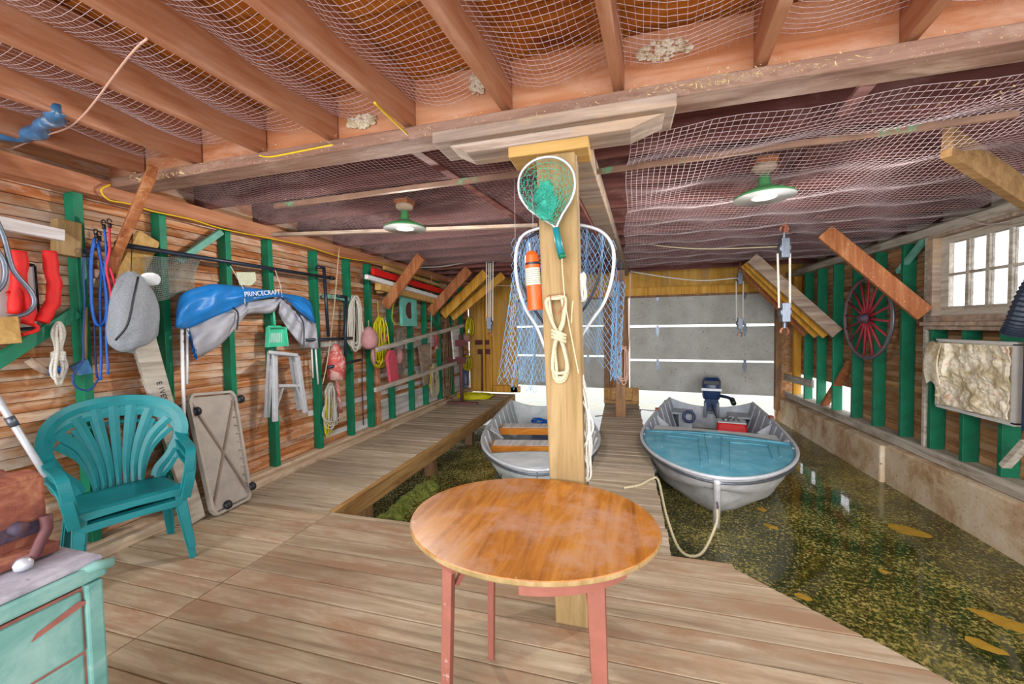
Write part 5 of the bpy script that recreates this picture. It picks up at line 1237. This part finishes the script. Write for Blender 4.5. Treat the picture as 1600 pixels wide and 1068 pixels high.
for sg in (-1, 1):
    mb = MB(); x0, x1 = sg * .28, sg * (hb(.05) * .9); mb.mm((min(x0, x1), .0, .30), (max(x0, x1), .42, .33), T); mb.mm((min(x0, x1 * .8), .02, .0), (max(x0, x1 * .8), .40, .30), T); mb.build('stern_seat', 'hull_in', t, bevel=.006)
    for s in (.36, .60 - .03): 
        mb = MB(); x = hb(s) - .03; mb.prism([T @ Vector(p) for p in ((sg * x, s * Lb - .03, zs(s) - .02), (sg * (x - .19), s * Lb, .36), (sg * (x - .06), s * Lb, .30))], T.to_3x3() @ Vector((0, .02, 0))); mb.build('knee_bracket', 'hull_in', t)
mb = MB(); mb.mm((-.5, .25, .0), (.5, 3.0, .015), T); mb.build('floor_board', 'hull_in', t)
for sg in (-1, 1):
    mb = MB(); q = T @ Vector((sg * (hb(.3)), .3 * Lb, zs(.3) + .02)); mb.box(q, (.05, .08, .04)); mb.tube([q, q + Vector((0, 0, -.05))], .01); mb.build('oarlock_socket', 'rust', t)
q = T @ Vector((0, Lb + .0, .33)); mb = MB(); mb.tube([q + Vector((0, 0, .03)), q + Vector((0, -.03, 0)), q + Vector((0, 0, -.04))], .008, 6); mb.build('bow_ring', 'rust_d', t)
mb = MB(); mb.tube(spline([T @ Vector(p) for p in ((0, Lb - .0, zs(1) - .02), (0, Lb - .05, .34), (0, Lb - .19, .12), (0, Lb - .36, -.05))], 6), [.03] * 19, 8); mb.build('stem_band', 'hull', t, smooth=True)
outboard(T, 1.25, 'dark blue outboard motor on the stern of the blue-decked boat', x=-.03 + .0, y=-.01, z=.42)
# steering ring / buoy loop, fuel tank
c = T @ Vector((.33, .55, .20)); tag(MB().tube([c + Vector((.085 * math.cos(a * .314), .02 * math.sin(a * .314), .10 + .085 * math.sin(a * .314))) for a in range(20)], .026, 8, True).build('rubber_ring', 'navy', smooth=True), 'dark rubber ring hanging under the motor in the blue-decked boat', 'ring')
o = T @ Vector((-.30, .95, .0)); ft = thing('fuel_tank', (o.x, o.y, o.z + .38), 'red fuel tank with grey cap sitting behind the bench of the blue-decked boat', 'fuel tank')
Q = Matrix.Translation((o.x, o.y, o.z)) @ T.to_3x3().to_4x4()
MB().box((0, 0, .27), (.44, .3, .17), None, Q, (.9, .85)).build('tank_body', 'redpaint', ft, bevel=.03)
MB().box((0, 0, .365), (.40, .26, .02), None, Q).build('tank_top', 'hull_w', ft, bevel=.008)
mb = MB(); mb.lathe([(.05, .37), (.055, .38), (.05, .41), (.02, .42), (0, .42)], Q @ Vector((.08, .0, 0)), 16); mb.tube([Q @ Vector(p) for p in ((-.02, 0, .38), (-.06, .03, .45), (-.11, .02, .38))], .012, 6); mb.build('tank_cap', 'alu_d', ft)
line([Q @ Vector((-.0, .0, .42)), Q @ Vector((.12, -.3, .34)), Q @ Vector((.2, -.6, .30)), T @ Vector((-.02, .05, .52))], .010, 'black', 'fuel_hose', 'black fuel hose from the red tank to the motor', 'hose')
# mooring ropes
line([PZ(975, 762, .012), PZ(1000, 757, .012), PZ(1018, 748, .015), Vector((.335, PZ(1018, 748, 0).y - .05, .01)), Vector((.36, 3.5, -.12)), Vector((.46, 3.42, -.36)), Vector((.62, 3.46, -.385)), Vector((.76, 3.6, -.20)), T @ Vector((0, Lb + .03, .31))], .012, 'r_cream', 'mooring_rope', 'cream mooring rope from the walkway dipping to the bow of the blue-decked boat')
line([PZ(975, 640, .012), PZ(1000, 642, .012), Vector((.33, 7.3, .0)), Vector((.6, 7.3, .0)), T @ Vector((.72, .5, .56))], .008, 'r_grey', 'mooring_rope', 'thin grey line from the walkway to the stern of the blue-decked boat')
line([PZ(930, 650, .012), PZ(950, 648, .012), PZ(975, 645, .012), PZ(965, 641, .012)], .010, 'r_brown', 'mooring_rope', 'old brown rope lying around the foot of the far post')
# ---- grey boat in the left slip
bow = Vector((-.78, 3.62)); st = Vector((-1.47, 7.5)); d = (bow - st)
t, T, hb, zs, prof, Lb = boat('rowing_boat', (st.x, st.y, WZ), (d.x, d.y), d.length, 1.52, 'pale grey open boat with orange thwarts moored in the left slip', 'hull_w', 'hull_w', bluff=.58, power=2.2, z_sheer=.50)
seat(.36, .43, .34, 'orange', 'thwart', False); seat(.60, .67, .35, 'orange', 'thwart', False)
for s in (.36, .60):
    mb = MB(); b = hb(s + .035) * .9 - .06; mb.mm((-b, s * Lb + .005, .378 if s < .5 else .388), (b, (s + .07) * Lb - .03, .384 if s < .5 else .394), T); mb.build('faded_seat_top', 'whitewash', t)
MB().grid(lambda u, v: T @ Vector(((v - .5) * 2 * max(hb(.85 + .148 * u) - .02, 0), (.85 + .148 * u) * Lb - .01, zs(.85 + .148 * u) - .015 + .03 * (1 - (2 * v - 1) ** 2))), 12, 12, (0, 0, -.012)).build('bow_cap', 'hull_w', t, smooth=True)
mb = MB(); mb.mm((-.45, .3, -.0), (.45, 3.0, .01), T); mb.build('floor_board', 'navy', t)
mb = MB()
for sg in (-1, 1): mb.prism([T @ Vector(p) for p in ((sg * (hb(.52) - .03), .50 * Lb, zs(.5)), (sg * (hb(.52) - .22), .53 * Lb, .34), (sg * (hb(.52) - .05), .57 * Lb, zs(.55)))], (0, 0, -.02))
mb.build('knee_bracket', 'hull_w', t)
mb = MB(); mb.prism([T @ Vector(p) for p in ((.50, Lb * .905, .47), (.12, Lb * .995, .47), (.12, Lb * .985, .16), (.50, Lb * .90, .16))], T.to_3x3() @ Vector((.02, .06, 0))); 
outboard(T, 1.0, 'dark outboard motor on the stern of the pale grey boat', x=-.22, y=-.01, z=.40)
q = PZ(846, 700, 0)
o = T @ Vector((.0, .35, .12)); mb = MB(); mb.tube([o + Vector((.22 * math.cos(a * .3), .12 * math.sin(a * .3), .02 * (a % 5))) for a in range(60)], .012, 5); tag(mb.build('rope_coil', 'r_blue'), 'tangled blue line lying in the stern of the pale grey boat', 'rope')
# number on the bow of the grey boat
s = .86
pA = T @ Vector((hb(.90) + .0, .90 * Lb, .36)); pB = T @ Vector((hb(.965), .965 * Lb, .36))
n_ = (pB - pA).cross(Vector((0, 0, 1))).normalized()
q = (pA + pB) / 2 + n_ * .012 + Vector((0, 0, .04))
text('1 28 .', 'hull_number', 'black', t, frame(q, pB - pA, (0, 0, 1)), .07, .001)
# floating scum patches
for k, (px, py, w, h_) in enumerate(((1418, 828, .14, .07), (1572, 972, .15, .05), (1538, 1008, .08, .035), (1190, 795, .05, .03), (1205, 822, .06, .03), (1255, 932, .05, .025), (1380, 892, .03, .02))):
    c = PZ(px, py, WZ + .002); rnd = random.Random(k); n = 14
    ang = -.6
    o = []
    for i in range(n):
        a = 2 * math.pi * i / n; r = 1 + rnd.uniform(-.18, .18); x, y = w * r * math.cos(a), h_ * 1.3 * r * math.sin(a)
        o.append((c.x + x * math.cos(ang) - y * math.sin(ang), c.y + x * math.sin(ang) + y * math.cos(ang), WZ + .001))
    where = ['beside the foundation wall', 'at the lower right corner, larger', 'at the lower right corner, smaller', 'nearest the bow of the blue-decked boat', 'just before the bow of the blue-decked boat', 'close to the slanted deck edge', 'tiny, in the middle of the right slip'][k]
    tag(MB().prism(o, (0, 0, .003)).build('scum_patch', 'leaf'), 'ochre scum patch floating on the water ' + where, 'scum')
# ================================================================ NETS, ROPES ON THE POSTS, CEILING NET
def strands(mb, fn, us, vs, r, seg=3):
    pass
def make_net(name, x0, x1, y0, y1, cell, zfn, r, mat, label, seg_len=.12, jitter=0.):
    V = []; F = []
    def strip(P):
        P = np.array(P); n = len(P); o = len(V)
        d = np.gradient(P, axis=0); d /= np.linalg.norm(d, axis=1)[:, None] + 1e-9
        a = np.cross(d, [0, 0, 1.]); a /= np.linalg.norm(a, axis=1)[:, None] + 1e-9; b = np.cross(a, d)
        for k in range(3):
            t = 2 * math.pi * k / 3; V.extend((P + (a * math.cos(t) + b * math.sin(t)) * r).tolist())
        for i in range(n - 1):
            for k in range(3):
                k2 = (k + 1) % 3; F.append((o + k * n + i, o + k2 * n + i, o + k2 * n + i + 1, o + k * n + i + 1))
    nx = int((x1 - x0) / cell); ny = int((y1 - y0) / cell)
    m = max(3, int((y1 - y0) / seg_len))
    for i in range(nx + 1):
        x = x0 + i * cell; ys = np.linspace(y0, y1, m); strip([zfn(x, y) for y in ys])
    m = max(3, int((x1 - x0) / seg_len))
    for j in range(ny + 1):
        y = y0 + j * cell; xs = np.linspace(x0, x1, m); strip([zfn(x, y) for x in xs])
    mb = MB(); mb.v = V; mb.f = F; return tag(mb.build(name, mat), label, 'net')
def near_panels():
    V = []
    mb = MB(); rx = [-3.17, -2.65, -2.12, -1.6, -1.1, -.55, 0.0, .59, 1.11, 1.66, 2.2, 2.75]
    sh = lambda y: -(1.985 - y) * .10
    for k in range(len(rx) - 1):
        a, b = rx[k] + .028, rx[k + 1] - .028; n = int((b - a) / .03); m = 16
        zz = lambda u, y: 2.72 - .05 * math.sin(3.14 * u) + .012 * math.sin(y * 9 + u * 5 + k) + (.03 * (1.9 - y))
        for i in range(n + 1):
            u = i / n; mb.tube([(a + (b - a) * u + sh(y) + .006 * math.sin(y * 11 + i), y, zz(u, y)) for y in [.15 + 1.8 * j / m for j in range(m + 1)]], .0009, 3, cap=False)
        y = .15
        while y < 1.95: mb.tube([(a + (b - a) * u / 6 + sh(y), y + .01 * math.sin(u), zz(u / 6, y)) for u in range(7)], .0009, 3, cap=False); y += .03
    return tag(mb.build('bird_net', 'net_w'), 'fine pale bird net stapled between the orange rafters of the near bay', 'net')
near_panels()
def znear(x, y): return (x + .012 * math.sin(y * 9 + x * 2), y + .015 * math.sin(x * 5), 2.585 - .02 * math.sin(y * 2.2) + .008 * math.sin(x * 7 + y * 5) + (.03 if y > 1.8 else 0) * 0)
def zfar(x, y):
    ph = (y - 2.58) / .56 * 2 * math.pi
    return (x + .012 * math.sin(y * 4 + x), y + .02 * math.sin(x * 3 + y), 2.53 - .02 * (1 - math.cos(ph)) - .05 * max(0, math.sin(x * 1.1 + 1) * math.sin(y * .8)) - .012 * math.sin(x * 9 + y * 6) - .03 * math.sin(min(1, (y - 2.1) / 3) * 3.14))
def zleft(x, y): return (x + .012 * math.sin(y * 4 + x), y + .02 * math.sin(x * 3 + y), 2.54 - .008 * math.sin(x * 9 + y * 6))
make_net('bird_net', -3.2, -.32, 2.12, 6.0, .034, zleft, .0006, 'net_w', 'fine pale bird net under the dark joists left of the girder')
make_net('bird_net', .05, 3.02, 2.12, 7.2, .034, zfar, .0013, 'net_w', 'fine pale bird net sagging under the dark joists right of the girder')
# straw and debris caught on the ledger and the net
mb = MB(); rnd = random.Random(21)
def fleck(p, l):
    a = Vector((rnd.uniform(-1, 1), rnd.uniform(-1, 1), rnd.uniform(-.4, .4))).normalized(); b = a.orthogonal().normalized() * l * .3
    mb.add([p - a * l - b, p + a * l - b * .5, p + a * l + b, p - a * l * .6 + b, p + Vector((0, 0, -l * .3))], [(0, 1, 2, 3), (0, 1, 4), (1, 2, 4), (2, 3, 4), (3, 0, 4)])
for k in range(520):
    x = rnd.uniform(-3.2, 3.2); fleck(Vector((x, 1.888 + rnd.uniform(-.02, .01), 2.50 + abs(rnd.gauss(0, .04)))), rnd.uniform(.002, .008))
for k in range(160): fleck(Vector((rnd.gauss(.45, .25), 1.88, 2.51 + abs(rnd.gauss(0, .03)))), rnd.uniform(.004, .014))
for k in range(120): fleck(Vector((rnd.gauss(1.9, .3), 2.1 + rnd.uniform(0, .2), 2.47)), rnd.uniform(.004, .014))
for k in range(60): fleck(Vector((rnd.gauss(-2.9, .12), 1.88, 2.5 + abs(rnd.gauss(0, .03)))), rnd.uniform(.004, .014))
for k in range(900):
    x, y = rnd.uniform(-3.2, 3.0), rnd.uniform(2.2, 6)
    if -.32 < x < .05: continue
    q = zfar(x, y); fleck(Vector(q), rnd.uniform(.002, .006))
tag(mb.build('straw_litter', 'straw'), 'bits of straw and dirt caught in the ceiling net and along the header beam', 'litter', kind='stuff')
# nest remains on the header face
for k, (px, py, w, h_, l) in enumerate(((748, 128, .05, .07, 'grey-green nest remains beside the rafter left of the near post'), (565, 190, .10, .035, 'pale nest remains on the header beam near the yellow cable end'), (1040, 78, .12, .045, 'pale dried mud patch on the header beam right of the near post'))):
    c = PY(px, py, 1.985); mb = MB(); rnd = random.Random(k + 50)
    for i in range(90):
        a = rnd.uniform(0, 6.28); r = rnd.random() ** .6; p = c + Vector((w * r * math.cos(a), -.004, h_ * r * math.sin(a))); fleck_l = rnd.uniform(.006, .016)
        s_ = [Vector((fleck_l * math.cos(q), 0, fleck_l * math.sin(q))) for q in (0, 1.3, 2.6, 3.9, 5.2)]
        mb.add([p + v for v in s_] + [p + Vector((0, -.008, 0))], [(i_, (i_ + 1) % 5, 5) for i_ in range(5)])
    tag(mb.build('nest_remains', 'insul'), l, 'nest')

# ---- landing net with green handle on the near post
Y = 1.86
c = PY(857, 297, Y)
def hoop(cen, pts, r, mat, name, parent=None, n=5): 
    mb = MB(); mb.tube(spline(pts, n), r, 8); return mb.build(name, mat, parent, smooth=True)
t = thing('landing_net', PY(857, 300, Y), 'small landing net with green bag and green handle hung on the near post', 'landing net')
rim = [PY(px, py, Y) for px, py in ((868, 357), (862, 350), (845, 340), (825, 325), (812, 303), (811, 280), (820, 262), (838, 249), (862, 245), (882, 252), (895, 268), (898, 290), (892, 312), (880, 332), (872, 348), (869, 357))]
hoop(c, rim, .006, 'alu', 'net_rim', t)
MB().tube([PY(868, 356, Y), PY(877, 399, Y)], [.016, .017], 12).build('net_handle', 'chair', t, smooth=True)
MB().tube([PY(877, 397, Y), PY(879, 403, Y)], .018, 12).build('handle_cap', 'green_d', t, smooth=True)
# mesh bag: radial and ring strands
mb = MB(); RP = spline(rim, 3)[2:-2]; ctr = PY(852, 340, Y - .03)
bottom = PY(850, 318, Y - .05)
N = len(RP); rings = []
for j in range(1, 9):
    f = j / 9; rings.append([RP[i].lerp(bottom, f) + Vector((.006 * math.sin(i * 2.1 + j), -.035 * math.sin(f * 3.14), -.02 * math.sin(f * 3.14) + .006 * math.cos(i * 3 + j))) for i in range(N)])
for R_ in rings: mb.tube(R_, .0013, 3, True)
for i in range(0, N): mb.tube([RP[i]] + [R_[(i + (k % 2)) % N] for k, R_ in enumerate(rings)], .0013, 3)
mb.build('net_mesh', 'net_g', t)
mb = MB(); n = 18
def bagf(u, v):
    a = u * 2 * math.pi; top, bot = PY(851, 285, Y - .03), PY(855, 343, Y - .03); p = top.lerp(bot, v); w = .012 + .04 * math.sin(min(1, v * 1.05) * 3.14 * .8 + .2)
    return p + Vector((w * math.cos(a) * (1 + .2 * math.sin(v * 13 + a)), -.012 * math.sin(a) - .01, .006 * math.sin(a * 3)))
mb.grid(bagf, 20, 14); mb.build('gathered_mesh', 'net_g', t, smooth=True)
MB().tube(spline([PY(878, 402, Y), PY(879, 425, Y), PY(882, 460, Y), PY(886, 490, Y), PY(904, 583, Y + .0)], 4), .003, 5).build('handle_cord', 'r_cream', t)
# ---- large blue landing nets behind the post
t = thing('landing_net', PY(870, 430, 2.2), 'large landing net with pale hoop and blue mesh behind the near post', 'landing net')
Y = 2.2
hp = [PY(px, py, Y) for px, py in ((852, 545), (838, 510), (820, 480), (808, 440), (806, 400), (815, 370), (840, 357), (880, 350), (920, 354), (945, 366), (958, 390), (957, 430), (945, 470), (925, 500), (905, 530), (890, 548))]
hoop(None, hp, .009, 'alu', 'net_rim', t)
MB().tube([PY(868, 352, Y), PY(868, 352, Y) + Vector((0, -.1, .12))], .004, 5).build('hang_cord', 'r_white', t)
t2 = thing('landing_net', PY(870, 430, 2.26), 'dark hooped landing net hanging inside the larger pale one behind the near post', 'landing net')
hp2 = [PY(px, py, 2.27) for px, py in ((850, 505), (830, 475), (817, 440), (814, 400), (822, 375), (845, 362), (880, 356), (915, 362), (935, 385), (938, 420), (925, 460), (910, 485), (895, 500))]
hoop(None, hp2, .008, 'blackpipe', 'net_rim', t2)
MB().tube([PY(880, 356, 2.27), PY(880, 356, 2.27) + Vector((0, -.17, .10))], .004, 5).build('hang_cord', 'r_white', t2)
def meshsurf(name, fn, nu, nv, r, mat, parent):
    mb = MB()
    for i in range(nu + 1): mb.tube([fn((i + (.5 if j % 2 else 0)) / nu, j / nv) for j in range(nv + 1)], r, 3, cap=False)
    for i in range(nu + 1): mb.tube([fn((i - (.5 if j % 2 else 0)) / nu, j / nv) for j in range(nv + 1)], r, 3, cap=False)
    return mb.build(name, mat, parent)
def quad(A, B, C, D, wob=.02, sag=0.):
    return lambda u, v: (A * (1 - u) + B * u) * (1 - v) + (D * (1 - u) + C * u) * v + Vector((wob * math.sin(u * 13 + v * 5), wob * math.sin(v * 9 + u * 7), wob * .6 * math.sin(u * 9) - sag * math.sin(u * 3.14)))
meshsurf('net_mesh', quad(PY(806, 378, 2.2), PY(900, 352, 2.2), PY(860, 600, 2.45), PY(790, 590, 2.45), .012), 16, 26, .0013, 'net_b', t)
meshsurf('net_mesh', quad(PY(905, 352, 2.2), PY(956, 375, 2.2), PY(968, 600, 2.6), PY(915, 540, 2.6), .012), 9, 26, .0013, 'net_b', t)
meshsurf('net_mesh', quad(PY(818, 365, 2.27), PY(935, 365, 2.27), PY(925, 460, 2.3), PY(820, 455, 2.3), .012), 14, 14, .0012, 'net_b', t2)
# big blue fishing net hanging on the left of the post
t = thing('fishing_net', PY(800, 500, 2.6), 'blue fishing net draping down between the pulley set and the near post', 'net')
meshsurf('net_mesh', quad(PY(803, 372, 2.7), PY(835, 366, 2.7), PY(838, 615, 2.9), PY(782, 600, 2.9), .02), 9, 30, .0016, 'net_b', t)
for q in ((805, 372), (833, 366)): p = PY(*q, 2.7); MB().tube([p, (p.x, p.y, 2.54)], .0015, 5).build('hang_cord', 'net_w', t)
t = thing('fishing_net', PY(962, 520, 6.0), 'dark blue fishing net hanging beside the far post', 'net')
meshsurf('net_mesh', quad(PY(956, 440, 6.0), PY(972, 440, 6.0), PY(970, 590, 6.0), PY(957, 595, 6.0), .03), 5, 22, .007, 'net_b', t)
for q in ((957, 440), (971, 440)): p = PY(*q, 6.0); MB().tube([p, (p.x, p.y, 2.56)], .004, 5).build('hang_cord', 'r_blue', t)
# ---- fire bottle on the left face of the post
Y = 1.93; a, b = PY(837, 484, Y), PY(830, 392, Y)
t = thing('fire_extinguisher', a, 'orange fire bottle with paper label strapped to the left side of the near post', 'fire extinguisher')
d = b - a; L = d.length; z_ = d.normalized(); R3 = Matrix.Identity(3); xx = Vector((1, 0, 0)); xx = (xx - z_ * xx.dot(z_)).normalized(); yy = z_.cross(xx); R3 = Matrix((xx, yy, z_)).transposed()
r = .037
MB().lathe([(0, 0), (r * .97, .0), (r, .006), (r, L * .42)], a, 28, R3).build('bottle_body', 'orange_p', t, smooth=False)
MB().lathe([(r * 1.01, L * .42), (r * 1.01, L * .70)], a, 28, R3).build('paper_label', 'label', t)
MB().lathe([(r, L * .70), (r, L * .80), (r * .9, L * .92), (r * .6, L * .98), (.012, L), (0, L)], a, 28, R3).build('bottle_cap', 'orange_p', t, smooth=False)
MB().lathe([(r * 1.04, L * .76), (r * 1.04, L * .80)], a, 28, R3).build('strap', 'black', t)
MB().tube([b, b + z_ * .04], .008, 8).build('valve', 'alu_d', t)
mb = MB()
for k in range(7): zc_ = L * (.45 + .035 * k); mb.lathe([(r * 1.022, zc_), (r * 1.022, zc_ + .003)], a, 28, R3)
mb.build('label_print', 'r_grey', t)
# ---- rope hank on the front of the post
def PF(px, py, off): return PY(px, py, 1.915 - off)
mb = MB(); rnd = random.Random(5)
for k, (w, dy, dx) in enumerate(((13, 0, 0), (10, -6, -1), (7, -3, 2), (12, -12, 1))):
    P = [(870 + dx, 463 + k), (870 + w, 466), (880 + dx, 500), (872 + dx, 522), (866, 545), (870 - w + 6, 575), (872 - w * .2, 594 + dy), (876 + w * .4, 594 + dy), (884 + w * .2, 575), (882, 545), (872, 522), (862, 500), (870 - w - 4, 470)]
    mb.tube(spline([PF(px + rnd.uniform(-1, 1), py, .012 + .010 * k) for px, py in P], 5, True), .0085, 6, True)
o = mb.build('rope_hank', 'r_cream', smooth=True); tag(o, 'thick cream rope hank tied in a figure eight on the front of the near post', 'rope')
mb = MB()
for k in range(3): mb.tube([PF(862, 516 + k * 5, .05), PF(872, 519 + k * 5, .065), PF(884, 524 + k * 5, .045)], .009, 6)
mb.build('rope_wrap', 'r_cream', o, smooth=True)
mb = MB(); mb.tube([PF(855, 463, .01), PF(884, 459, .02)], .004, 6); mb.tube(spline([PF(px, py, .05) for px, py in ((860, 460), (862, 475), (870, 490), (880, 478), (882, 461))], 5), .003, 5); tag(mb.build('wire_hook', 'rust'), 'bent wire hook holding the cream rope hank on the near post', 'hook')
# ---- ropes falling down the right side of the post
def PRp(px, py, off=0.): return PY(px, py, 1.98 + off)
line([PRp(899, 228), PRp(901, 300), PRp(902, 420), PRp(905, 480), PRp(903, 560), PRp(905, 600)], .0055, 'r_white', 'hanging_rope', 'long white rope falling straight down the right side of the near post', n=6)
hank('rope_hank', (903, 425, 917, 470), lambda px, py, o: PY(px, py, 1.99 - o * .4), 4, .005, 'r_white', 'small white rope loop on the right edge of the near post', seed=31)
mb = MB(); rnd = random.Random(8)
for k in range(9):
    P = [(907 + rnd.uniform(-3, 4), 585), (908 + k * 1.3, 620), (906 + rnd.uniform(0, 22), 665), (908 + rnd.uniform(2, 18), 700), (912 + rnd.uniform(-4, 12), 735 + rnd.uniform(0, 8)), (912 + rnd.uniform(-3, 8), 752)]
    mb.tube(spline([PRp(px, py, .012 * (k % 4)) for px, py in P], 6), .0055, 5)
tag(mb.build('rope_bundle', 'r_white', smooth=True), 'bundle of loose white ropes hanging low on the right side of the near post', 'rope')
line([PRp(895, 470, -.06), PRp(893, 500, -.06), PRp(896, 540, -.02), PRp(905, 585, .0)], .004, 'r_cream', 'hanging_rope', 'thin cream cord slanting across the front of the near post')
# hank and pink line on the far post
q = PZ(970, 651, 0); Yp = q.y - .03
hank('rope_hank', (963, 540, 984, 600), lambda px, py, o: PY(px, py, Yp - o), 6, .010, 'r_pink', 'pale pink rope loops hanging on the far post', seed=33, spread=.7)
line([PY(985, 425, Yp), PY(984, 480, Yp), PY(983, 540, Yp), PY(980, 560, Yp)], .008, 'r_pink', 'hanging_rope', 'pale pink line running down the far post from the ceiling')
# cobwebby strings near the window
line([RW(1580, 345, .1), RW(1540, 350, .12), RW(1500, 340, .12), RW(1470, 345, .08)], .003, 'net_w', 'cobweb_string', 'dusty cobweb string sagging above the window', 'cobweb')
